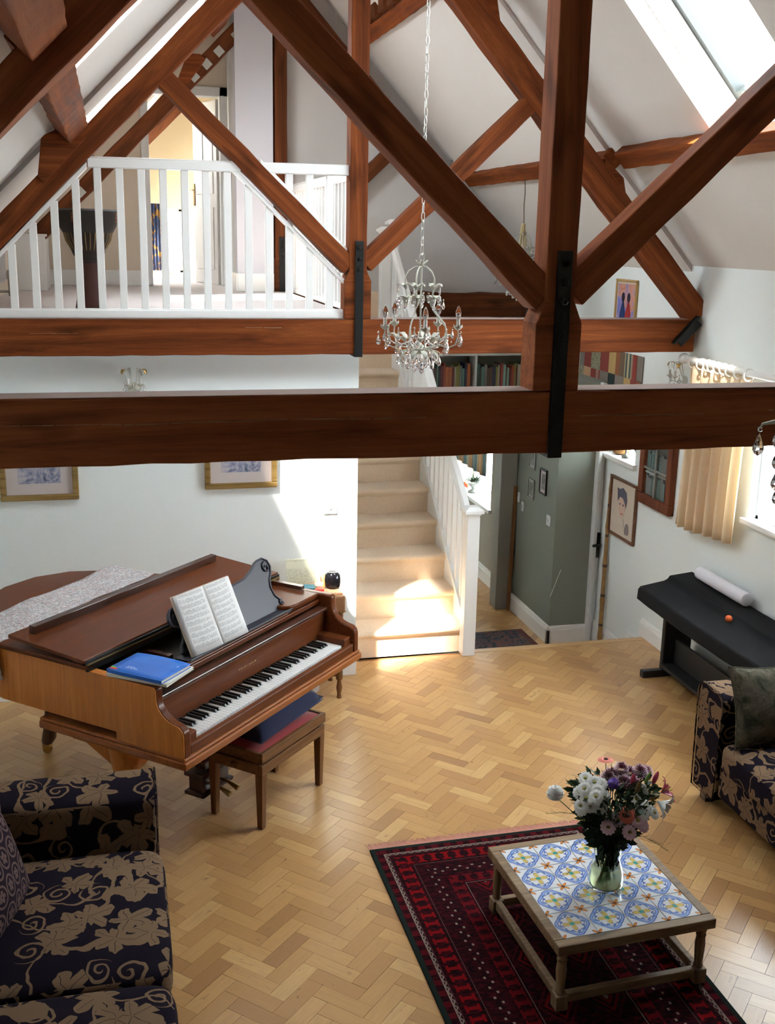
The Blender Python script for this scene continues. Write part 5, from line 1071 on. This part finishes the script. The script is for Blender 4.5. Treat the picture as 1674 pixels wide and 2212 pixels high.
for zb, s_ in ((-.285, 1), (-.118, 2), (.10, 3)):
    shelf_books(-.15, .15, zb, .12, .155, .014, PX(3.659-.012, 6.78, 1.33), ('%%s book, %%s from the left on the %s shelf of the glazed cabinet' % {1: 'bottom', 2: 'middle', 3: 'top'}[s_], 1), 'books in the glazed cabinet', s_, mats=[BK[7], BK[2], BK[0], BK[6]])
# white bookcase at the far end above the doorway
bc = thing('bookcase', 'white bookcase full of books at the far end beyond the stairs', 'bookcase', (2.82, 8.47, 1.585)); Wb = Wm(bc); M_shelf = plain('white_shelf', (.42, .43, .39), .5)
for z in (1.585, 1.868, 2.09):
    b = MB(); b.box(2.33, 3.30, 8.39, 8.56, z, z+.018); b.build('shelf', M_shelf, bc, M=Wb)
for x in (2.33, 2.812, 3.282):
    b = MB(); b.box(x, x+.018, 8.385, 8.56, 1.585, 2.108); b.build('upright', M_shelf, bc, M=Wb)
b = MB(); b.box(2.33, 3.30, 8.55, 8.56, 1.585, 2.108); b.build('back_panel', plain('shelf_back', (.22, .23, .19), .8), bc, M=Wb)
for x0, x1, s_ in ((2.36, 2.808, 5), (2.835, 3.278, 6)):
    shelf_books(x0, x1, 0, .16, .205, -.14, PB(0, 8.40, 1.604) @ Matrix.Diagonal((1, 1, 1, 1)), ('%%s book, %%s from the left on the lower shelf of the bookcase, %s half' % ('left' if s_ == 5 else 'right'), 1), 'books on the lower bookcase shelf', s_, mats=BK)
    shelf_books(x0, x1, 0, .14, .19, -.14, PB(0, 8.40, 1.887), ('%%s book, %%s from the left on the upper shelf of the bookcase, %s half' % ('left' if s_ == 5 else 'right'), 1), 'books on the upper bookcase shelf', s_+10, mats=BK)
# patchwork hanging on the right wall
ph = thing('patchwork_hanging', 'patchwork textile wall hanging in red, cream and striped panels', 'wall hanging', (3.64, 7.7, 1.5)); ph.matrix_world = Matrix(((0, -1, 0, 3.655), (-1, 0, 0, 7.68), (0, 0, 1, 1.68), (0, 0, 0, 1)))
def strp(name, cols, k):
    m = Mt(name, cols[0], .9); x_ = m.xyz(m.co('Object'))[0]*k; f = x_.fr(); c_ = cols[0]; 
    for i, q in enumerate(cols[1:], 1): c_ = m.mix(f.gt(i/len(cols)), c_, q)
    m.base(m.mix(m.noise(m.co('Object'), 120, 2)*.3, c_, (.1, .08, .06))); return m.m
PM = {'s': strp('cream_teal_stripe', [(.55, .45, .26), (.04, .09, .09)], 17), 'r': strp('red_stripe', [(.22, .03, .02), (.35, .20, .15), (.26, .03, .02)], 7), 'g': plain('taupe_cloth', (.20, .17, .14), .9), 'y': plain('ochre_cloth', (.45, .30, .12), .9, var=.2), 'm': plain('maroon_cloth', (.22, .04, .03), .9, var=.25), 'o': strp('rust_brown', [(.16, .10, .06), (.28, .09, .03)], 6), 'c': plain('peach_cloth', (.55, .33, .18), .9, var=.2), 'k': plain('dark_teal_cloth', (.015, .03, .03), .9), 'l': painty('olive_leaf_cloth', [(.35, (.08, .08, .04)), (.55, (.30, .28, .18)), (.7, (.35, .25, .12))], 20)}
rows = [(.31, .13, 'gmlmyosrg'), (.13, -.03, 'lcrgkgymo'), (-.03, -.20, 'osmyglcrk')]
xs_ = [-.56, -.47, -.34, -.17, -.02, .10, .25, .36, .45, .54]
for z1, z0, ss in rows:
    for i, ch in enumerate(ss):
        b = MB(); b.box(xs_[i]+.001, xs_[i+1]-.001, 0, .006, z0+.001, z1-.001); b.build('patch', PM[ch], ph)
# framed painting of two figures upstairs on the right wall
p_ = picture('picture', 'small bright painting of two dark figures with backs turned, on the far right wall', PX(3.658, 7.48, 2.33), .34, .37, .018, .02, plain('thin_gold_frame', (.45, .28, .10), .5), M_mnt2, painty('blue_red_wash', [(.3, (.45, .10, .05)), (.45, (.60, .30, .22)), (.55, (.25, .22, .50)), (.7, (.10, .12, .40))], 6, 1), .015)
for cx, colr in ((-.045, (.01, .03, .12)), (.045, (.35, .02, .02))):
    mf = plain('figure_paint', (.02, .015, .03), .6); flat(p_, [(cx+.026*cos(a), .055+.036*sin(a)) for a in [i*pi/6 for i in range(12)]], mf, .0108, 'painted_head'); flat(p_, [(cx-.045, -.14), (cx-.045, -.06), (cx-.015, .01), (cx-.01, .03), (cx+.01, .03), (cx+.02, .01), (cx+.045, -.06), (cx+.045, -.14)], plain('robe_paint', colr, .6), .0108, 'painted_body')
# small pictures and switches on the hall wall (facing -x)
M_blk = plain('black_frame', (.015, .013, .012), .4); M_sil = plain('silver_frame', (.30, .30, .27), .4, .3); M_photo = painty('faded_photograph', [(.35, (.05, .055, .05)), (.6, (.25, .26, .23))], 12)
picture('photograph', 'black-framed photograph on the shaded hall wall', PX(3.279, 7.945, .915), .14, .205, .014, .016, M_blk, M_mnt, M_photo, .025, cat='photograph')
picture('photograph', 'pale-framed photograph, upper left of the hall group', PX(3.279, 8.20, 1.06), .13, .19, .014, .014, M_sil, M_sil, M_photo, .02, cat='photograph')
picture('photograph', 'pale-framed photograph, lower left of the hall group', PX(3.279, 8.20, .80), .13, .17, .014, .014, M_sil, M_sil, M_photo, .02, cat='photograph')
def swp(label, P, w_=.086, rocker=True, name='light_switch'):
    t = thing(name, label, 'switch', P.translation); t.matrix_world = P
    b = MB(); b.box(-w_/2, w_/2, 0, .009, -.043, .043); b.build('plate', plain('white_plastic', (.72, .73, .72), .35), t, bev=.003)
    if rocker: b = MB(); b.box(-.007, .007, .009, .016, -.012, .012); b.build('rocker', bpy.data.materials['white_plastic'], t, bev=.002)
s_ = swp('white socket plate on the wall between piano and stairs', PB(1.275, 6.549, 1.135))
swp('white switch on the shaded hall wall near its corner', PX(3.279, 7.80, .635), .075); swp('slim white plate beside the wooden pole in the hall', PX(3.279, 8.47, .665), .04); swp('small plate to the right of the slim one in the hall', PX(3.279, 8.37, .61), .05)
# wooden pole in the hall corner, bamboo cane by the door
b = MB(); b.bar((3.235, 8.50, LF), (3.262, 8.52, .75), .028, .022, (0, 1, 0)); tag(b.build('pole', wood('orange_pole', (.10, .04, .012), (.24, .10, .03), (.34, .16, .05), .5, 2, axis='z', knots=False)), 'orange-brown wooden pole standing in the hall corner', 'pole')
b = MB(); pts = []; p0 = Vector((3.615, 7.45, LF)); p1 = Vector((3.648, 7.52, 1.06))
for i in range(25):
    t_ = i/24; pts.append(p0.lerp(p1, t_))
b.tube(pts, [.0175*(1-.75*(i/24)**3)+(.004 if i % 5 == 2 else 0) for i in range(25)], 10)
m = Mt('bamboo', (.35, .2, .07), .45); zz = m.xyz(m.co('Object'))[2]; m.base(m.mix(((zz*4.2+.1).fr()-.5).abs().gt(.455), m.mix(m.noise(m.co('Object'), 22, 3), (.16, .075, .02), (.42, .24, .08)), (.05, .02, .008))); tag(b.build('bamboo_cane', m.m, smooth=True), 'tall speckled bamboo cane leaning beside the hall door', 'cane')
# hall rug
m = Mt('navy_red_hall_rug', (.05, .03, .05), .95); ux, uy, _ = m.xyz(m.co('Object')); n1 = m.noise(m.co('Object'), 16, 3, .6, 1.5); c_ = m.ramp(n1, [(.38, (.015, .02, .035)), (.48, (.05, .06, .07)), (.56, (.16, .06, .05)), (.66, (.05, .03, .03)), (.75, (.30, .22, .18))]); put(ux.abs().gt(.37), (.09, .025, .02)); m.base(c_)
tag(MB().prism([(-.42, -.22), (.42, -.22), (.42, .22), (-.42, .22)], 0, .008).build('runner_rug', m.m, None, M=Matrix.Translation((2.76, 7.78, LF+.001)) @ Matrix.Rotation(.02, 4, 'Z')), 'dark patterned rug on the lower hall floor', 'rug')
# sliver of sunlight on the hall wall, imitated by a thin white tube
b = MB(); b.tube([(3.268, 7.665, .045), (3.35, 7.672, .265)], .0022, 6); tag(b.build('stick', M_white), 'thin white sliver of imitated sunlight on the hall wall corner', 'stick')

# ------------------------------------------------------------------ window ledges
def obj1(b, nm, mat, label, cat, **k): return tag(b.build(nm, mat, **k), label, cat)
obj1(MB().lathe([(.02, 0), (.035, .005), (.03, .02), (.008, .035), (.008, .12), (.02, .13), (.006, .14), (.006, .20), (.028, .205)], (3.70, 7.40, 1.207), 14), 'candlestick', plain('pewter', (.16, .16, .13), .4, .7), 'grey metal candlestick on the small window ledge', 'candlestick', smooth=True)
b = MB(); b.lathe([(.01, -.006), (.10, -.006), (.11, 0), (.10, .006), (.01, .006)], (0, 0, 0), 28, Matrix.Translation((3.72, 7.235, 1.315)) @ Matrix.Rotation(radians(72), 4, 'Y')); obj1(b, 'plate', plain('cobalt_blue', (.0, .06, .30), .15), 'blue round plate standing on the small window ledge', 'plate', smooth=True)
obj1(MB().lathe([(.04, 0), (.065, .01), (.075, .05), (.07, .075), (.06, .078), (.055, .03), (.01, .02)], (3.735, 7.545, 1.207), 16), 'basket', plain('brown_wicker', (.24, .11, .025), .7, bump=.8, bs=90), 'brown basket on the small window ledge', 'basket', smooth=True)
b = MB(); [b.ball((3.635, 7.20+.02*i, 1.19-.004*(i % 2)), .010, 8) for i in range(5)]; obj1(b, 'shell_string', plain('shell', (.55, .38, .2), .5), 'small string of shells hanging off the near end of the ledge', 'ornament')
# big hall window ledge: bowl with plant, orange flower, blind, curtain
b = MB(); b.lathe([(.05, 0), (.055, .01), (.02, .03), (.02, .05), (.055, .075), (.07, .10), (.066, .10), (.02, .07)], (3.36, 9.93, .367), 18); pw = obj1(b, 'pedestal_bowl', plain('grey_glazed', (.45, .47, .42), .25), 'grey pedestal bowl holding a small plant on the back window ledge', 'bowl', smooth=True)
b = MB(); rr = random.Random(2)
for i in range(90): a = rr.uniform(0, 6.28); q = rr.random(); c = Vector((3.36+.05*q*cos(a), 9.93+.05*q*sin(a), .47)); d = Vector((cos(a), sin(a), rr.uniform(.1, 1.3))).normalized(); L_ = rr.uniform(.04, .10); s_ = d.cross(Vector((0, 0, 1))).normalized()*.008; b.add([c, c+d*L_*.5+s_, c+d*L_, c+d*L_*.5-s_], [(0, 1, 2, 3)])
obj1(b, 'potted_plant', M_leaf, 'small dark leafy plant in the grey pedestal bowl', 'plant', fix=False)
b = MB(); b.ball((3.33, 10.09, .41), .028, 10); b.ball((3.34, 10.06, .40), .02, 8); obj1(b, 'orange_flower', plain('orange_bloom', (.75, .14, .05), .6), 'orange red bloom on the back window ledge', 'flower', smooth=True)
m = Mt('striped_curtain', (.3, .2, .1), .9); y_ = m.xyz(m.co('Object'))[1]; f = (y_*9).fr(); c_ = m.mix(f.gt(.5), (.42, .24, .11), (.12, .19, .19)); m.base(m.mix((f-.5).abs().lt(.05), c_, (.45, .42, .30)))
b = MB(); b.grid(lambda u, v: (3.27-.02+.012*sin(u*30), 9.26+.86*u, .66+.44*v-.10*u*0), 60, 4); obj1(b, 'roman_blind', m.m, 'striped green and orange blind half lowered over the back window', 'blind', smooth=True, solid=.003)

# ------------------------------------------------------------------ upstairs: drum, radiator, cupboard, curtain
dr = thing('djembe_drum', 'dark carved goblet drum standing behind the balcony balusters', 'drum', (-.125, 7.06, UF))
M_drum = plain('dark_red_wood', (.075, .018, .012), .5, bump=.4, bs=30, var=.3); M_skin = plain('dark_hide', (.035, .03, .025), .8, bump=.4, bs=30, var=.3)
DS = .93
b = MB(); b.lathe([(r_*DS, z*DS) for r_, z in [(.095, 0), (.10, .02), (.082, .12), (.068, .24), (.065, .30), (.07, .325)]], (0, 0, 0), 24); b.build('foot', M_drum, dr, smooth=True)
b = MB(); b.lathe([(r_*DS, z*DS) for r_, z in [(.07, .325), (.10, .36), (.135, .45), (.150, .53), (.158, .62)]], (0, 0, 0), 24); b.build('bowl', plain('drum_bowl', (.03, .018, .012), .6, var=.5), dr, smooth=True)
b = MB(); b.lathe([(r_*DS, z*DS) for r_, z in [(.158, .50), (.182, .54), (.197, .60), (.199, .635), (.186, .648), (.02, .643)]], (0, 0, 0), 28); b.build('skin', M_skin, dr, smooth=True)
b = MB()
for i in range(30):
    a = 2*pi*i/30; f = lambda r_, z, o=0: (r_*DS*cos(a+o), r_*DS*sin(a+o), z*DS); b.tube([f(.082, .345), f(.142, .45), f(.166, .55)], .0035, 5)
b.build('cords', plain('pale_cord', (.30, .20, .09), .8), dr, smooth=True)
for z in (.315, .335): b = MB(); b.tube([(.074*DS*cos(a), .074*DS*sin(a), z*DS) for a in [2*pi*i/20 for i in range(20)]], .005, 6, closed=True); b.build('cord_ring', M_ebl, dr, smooth=True)
b = MB()
for i in range(8):
    a = 2*pi*i/8+.35
    for k in range(5): z = (.57+.013*k)*DS; b.tube([(.2*DS*cos(a+q), .2*DS*sin(a+q), z) for q in (-.06, 0, .06)], .0025, 4)
b.build('stitching', plain('orange_thread', (.55, .16, .05), .7), dr)
rad = thing('radiator', 'grey radiator panel with a white valve at the low left wall of the landing', 'radiator', (-.75, 8.1, UF)); Wr = Wm(rad)
b = MB(); b.box(-.80, -.76, 7.9, 8.75, UF+.10, UF+.44); [b.box(-.762, -.752, 7.93+.05*i, 7.955+.05*i, UF+.12, UF+.42) for i in range(16)]; b.build('panel', plain('grey_radiator', (.40, .38, .36), .4), rad, M=Wr, bev=.004)
b = MB(); b.tube([(-.66, 7.86, UF+.04), (-.66, 7.86, UF+.17)], .012, 8); b.lathe([(.018, 0), (.02, .03), (.016, .06)], (-.66, 7.86, UF+.15), 12); b.tube([(-.78, 7.88, UF+.07), (-.66, 7.86, UF+.07)], .009, 8); b.build('valve', plain('chrome_valve', (.5, .5, .5), .25, .8), rad, M=Wr, smooth=True)
b = MB(); b.box(XL, -.78, 6.8, 10.3, UF, UF+.62); struct(b.build('wall_knee', M_cream, keep=True))
b = MB(); b.grid(lambda u, v: (.43+.12*u, 12.72+.018*sin(u*22), UF+.05+.72*v), 24, 4); m = Mt('navy_gold_curtain', (.05, .07, .15), .8); n1 = m.noise(m.co('Object'), 14, 2); m.base(m.mix(n1.gt(.56), (.018, .03, .075), (.25, .12, .02))); obj1(b, 'curtain', m.m, 'narrow navy and gold curtain beside the upstairs bedroom window', 'curtain', smooth=True, solid=.003)
b = MB(); b.box(-.55, .25, 12.2, 12.8, UF, UF+.4)
# white low cupboard end near the drum
b = MB(); b.box(-.77, -.50, 9.3, 9.9, UF, UF+.42); b.box(-.775, -.485, 9.29, 9.91, UF+.42, UF+.44); tag(b.build('cupboard', M_gpaint, bev=.004), 'low white cupboard at the left of the landing behind the drum', 'cupboard')

# ------------------------------------------------------------------ chandeliers
M_cm = plain('cream_distressed_metal', (.50, .50, .42), .5, .15, var=.15, bump=.3, bs=200); M_cry = Mt('crystal', (.98, .98, 1.0), .0, Transmission_Weight=1.0, IOR=1.5).m; M_bulb = Mt('clear_bulb', (.95, .95, .95), .02, Transmission_Weight=1.0, IOR=1.15).m; M_sleeve = plain('candle_sleeve', (.55, .55, .50), .5)
DROP = None; BEADS = None
def drop(par, p, s_=1.0, bead=True):
    global DROP
    if DROP is None:
        b = MB(); b.lathe([(.0005, 0), (.003, -.006), (.0075, -.018), (.0108, -.028), (.0108, -.034), (.007, -.042), (.0005, -.046)][::-1], (0, 0, -.012), 8); b.lathe([(.0005, -.006), (.005, -.003), (.005, .003), (.0005, .006)], (0, 0, -.004), 8); DROP = b.build('crystal_drop', M_cry, par, M=Matrix.Translation(p) @ Matrix.Scale(s_, 4)); return DROP
    q = DROP.copy(); COL.objects.link(q); q.parent = par; q.matrix_local = Matrix.Translation(p) @ Matrix.Rotation(R.uniform(0, 3), 4, 'Z') @ Matrix.Scale(s_, 4); return q
def beads(par, pts):
    b = MB(); [b.ball(p, .0042, 6) for p in pts]; return b.build('bead_string', M_cry, par)
def leafm(b, c, a, L_, w_, up0=.35, curl=1.6, n=6):
    """arched acanthus leaf starting at c, heading outward at azimuth a"""
    c = Vector(c); o = Vector((cos(a), sin(a), 0)); s_ = Vector((-sin(a), cos(a), 0)); vs = []
    for i in range(n+1):
        t_ = i/n; ang = up0*pi/2+(0-curl)*t_; p = c+o*(L_*(sin(t_*1.5)*.75))+Vector((0, 0, L_*(up0*1.3*t_-curl*.55*t_*t_))); ww = w_*sin(pi*min(1, t_*.85+.12))**.7*(1 if i % 2 else .8)
        vs += [p-s_*ww/2, p+Vector((0, 0, -.002)), p+s_*ww/2]
    b.add(vs, [(i*3+k, i*3+k+1, i*3+k+4, i*3+k+3) for i in range(n) for k in (0, 1)])
def one(t, *a): b = MB(); leafm(b, *a); return b.build('leaf', M_cm, t, smooth=True, solid=.001)
def chandelier(label, loc, rz, ztop):
    t = thing('chandelier', label, 'chandelier', loc, rz)
    b = MB(); b.tube([(.014*cos(a), 0, -.014+.018*sin(a)) for a in [2*pi*i/14 for i in range(14)]], .0025, 6, closed=True); b.build('hook_ring', M_cm, t, smooth=True)
    b = MB(); b.tube([(0, 0, -.03), (0, 0, -.43)], .0042, 8); b.lathe([(.004, -.035), (.012, -.045), (.006, -.056)][::-1], (0, 0, 0), 10); b.lathe([(.004, -.45), (.02, -.44), (.026, -.425), (.014, -.405), (.004, -.395)], (0, 0, 0), 12); b.build('stem', M_cm, t, smooth=True)
    b = MB(); [leafm(b, (0, 0, -.05), 2*pi*i/6, .04, .016, .7, .5) for i in range(6)]; b.build('crown_leaves', M_cm, t, smooth=True, solid=.001)
    for i in range(5):
        a = 2*pi*i/5; ca, sa_ = cos(a), sin(a); P = lambda r_, z, da=0: (r_*cos(a+da), r_*sin(a+da), z)
        b = MB(); b.tube([P(.004, -.052), P(.03, -.056), P(.058, -.075), P(.074, -.105), P(.074, -.14), P(.066, -.18), P(.062, -.215), P(.075, -.25), P(.11, -.285), P(.142, -.315), P(.150, -.35), P(.135, -.39), P(.09, -.415), P(.04, -.42), P(.005, -.415)], .0032, 7); b.build('rod', M_cm, t, smooth=True)
        [one(t, P(.070, -.155), a+q, .062, .024, 1.0, 1.9) for q in (-1.3, 0, 1.3)]; [one(t, P(.066, -.205), a+q, .052, .026, 1.0, 1.9) for q in (-1.6, -.5, .5, 1.6)]
        b = MB(); b.lathe([(.004, -.235), (.014, -.215), (.018, -.195), (.016, -.195), (.004, -.21)], P(.066, 0)[:2]+(0,), 10); b.build('flower_cup', M_cm, t, smooth=True)
        da = .45; b = MB(); b.tube([P(.03, -.42, da), P(.08, -.40, da), P(.13, -.415, da), P(.165, -.40, da), P(.178, -.36, da), P(.176, -.335, da)], .0032, 7); b.build('arm', M_cm, t, smooth=True)
        cx, cy, cz = P(.176, -.335, da); b = MB(); b.lathe([(.003, 0), (.010, .004), (.020, .014), (.022, .020), (.018, .019), (.006, .010)], (cx, cy, cz), 12); [leafm(b, (cx, cy, cz+.002), 2*pi*k/6, .030, .013, .9, .6) for k in range(6)]; b.build('candle_cup', M_cm, t, smooth=True)
        b = MB(); b.lathe([(.0085, .012), (.0085, .052), (.004, .053)], (cx, cy, cz), 12); cd = b.build('candle', M_sleeve, t, smooth=True)
        b = MB(); b.lathe([(.006, .053), (.012, .066), (.0135, .078), (.011, .092), (.006, .105), (.001, .113)], (cx, cy, cz), 12); b.build('bulb', M_bulb, cd, M=Matrix.Identity(4), smooth=True)
        [one(t, P(.10, -.385, q), a+q, .072, .034, .9, 1.7) for q in (-.35, .35, .85)]; [one(t, P(.04, -.43, q), a+q, .085, .032, .1, .9) for q in (0, .6)]
        for r_, z, dz, s_ in ((.105, -.165, 0, 1.0), (.108, -.20, .9, .8), (.190, -.345, da+.3, 1), (.195, -.345, da-.2, 1.05), (.155, -.375, 0, .95), (.125, -.395, .75, 1), (.10, -.44, .2, 1), (.085, -.445, -.4, .9), (.06, -.46, .55, 1), (.155, -.33, .9, .85), (.035, -.17, .6, .8), (.045, -.33, .3, 1)):
            drop(t, P(r_, z, dz), s_)
        beads(t, [P(.105, -.165+.009*k, 0) for k in range(4)]+[P(.125-.004*k, -.40-.009*k, .75) for k in range(6)]+[P(.09+.003*k, -.20-.01*k, .9) for k in range(5)])
        beads(t, [P(.17-.025*k, -.37-.008*k*(6-k)*.5, da+.15*k) for k in range(6)])
    for i in range(7): a = 2*pi*i/7; drop(t, (.03*cos(a), .03*sin(a), -.455-.012*(i % 3)), 1.0)
    return t
def chain(par, z0, z1, mat, r=.012, L_=.046, w_=.0022):
    b = MB(); n = int((z1-z0)/(L_*.8)); lk = None
    for i in range(n):
        z = z0+L_*.8*(i+.5); M = Matrix.Translation((0, 0, z)) @ Matrix.Rotation(pi/2*(i % 2)+.2*sin(i), 4, 'Z')
        if lk is None:
            b = MB(); b.tube([(r*.62*cos(a), 0, (L_/2-w_)*sin(a)*(1)) for a in [2*pi*k/12 for k in range(12)]], w_, 6, closed=True); lk = b.build('chain_link', mat, par, M=M, smooth=True)
        else: q = lk.copy(); COL.objects.link(q); q.parent = par; q.matrix_local = M
c1 = chandelier('cream metal chandelier with crystal drops hanging in the centre between the trusses', (1.37, 4.90, 2.715), .35, 0)
M_ch = plain('pale_chain', (.62, .62, .56), .35, .3)
cc = dup(c1, (1.705, 2.20, 2.715), .806, 'matching chandelier nearest the viewer, only its crystals showing at the right edge'); c3 = dup(c1, (3.02, 8.0, 2.86), .2, 'matching chandelier farther back, half hidden by the near truss')
chain(c1, 0.0, 2.2, M_ch); 
def cord(par, z1): b = MB(); b.tube([(.004*sin(i*1.3), .003*cos(i), z1*i/10) for i in range(11)], .0035, 6); b.build('cord', plain('brown_cord', (.10, .07, .04), .6), par, smooth=True)
cord(c3, .42)
b = MB(); [b.tube([(.012*cos(a), .012*sin(a), .03), (.03*cos(a), .03*sin(a), -.13)], .004, 5) for a in [2*pi*k/9 for k in range(9)]]; b.lathe([(.016, .02), (.018, .035), (.008, .04)], (0, 0, 0), 12); b.build('cage', plain('straw_metal', (.50, .40, .22), .5, .2), c3, smooth=True)
chain(cc, 0.0, 2.0, M_ch)
Ri = Matrix.Rotation(-.806, 4, 'Z')
def cl(x, y, z): return Ri @ Vector((x-1.705, y-2.20, z-2.715))
b = MB(); b.tube([cl(1.60, 2.2, 2.33), cl(1.53, 2.2, 2.385), cl(1.47, 2.2, 2.40), cl(1.435, 2.2, 2.395), cl(1.43, 2.2, 2.385)], [.003, .005, .006, .003, .0015], 6); b.build('leaf', M_cm, cc, smooth=True)
for x, z, s_ in ((1.43, 2.388, 1.15), (1.486, 2.30, 1.1), (1.482, 2.345, 1.0), (1.492, 2.26, 1.0)): drop(cc, cl(x, 2.2, z), s_)
# wall sconces
def sconce(label, P):
    t = thing('wall_sconce', label, 'wall light', P.translation); t.matrix_world = P
    b = MB(); b.lathe([(.03, 0), (.034, .006), (.01, .014)], (0, 0, 0), 16, Matrix.Rotation(-pi/2, 4, 'X')); b.build('back_plate', M_cm, t, smooth=True)
    for s_ in (-1, 1):
        b = MB(); b.tube([(0, .01, .0), (s_*.02, .05, -.01), (s_*.03, .09, .0), (s_*.035, .10, .02)], .003, 6); b.tube([(0, .01, 0), (s_*.015, .03, .05), (s_*.02, .05, .125), (s_*.036, .07, .115), (s_*.04, .075, .08)], .0035, 6); b.lathe([(.003, .02), (.018, .03), (.02, .036)], (s_*.035, .10, 0), 10); b.build('arm', M_cm, t, smooth=True)
        b = MB(); b.lathe([(.008, .03), (.008, .07)], (s_*.035, .10, 0), 10); b.build('candle', M_sleeve, t, smooth=True)
        b = MB(); b.lathe([(.006, .07), (.013, .09), (.011, .11), (.001, .125)], (s_*.035, .10, 0), 10); b.build('bulb', M_bulb, t, smooth=True)
        b = MB(); leafm(b, (s_*.034, .072, .115), 1.57-s_*.9, .06, .04, .5, 1.9); b.build('leaf', M_gold, t, smooth=True, solid=.001); drop(t, (s_*.055, .078, .045)); drop(t, (s_*.03, .10, -.01))
sconce('small brass and crystal wall light above the piano, its top showing over the near beam', PB(.105, 6.549, 1.90)); sconce('wall light with crystals in the far corner beside the curtain pole', PX(3.659, 6.54, 1.90))
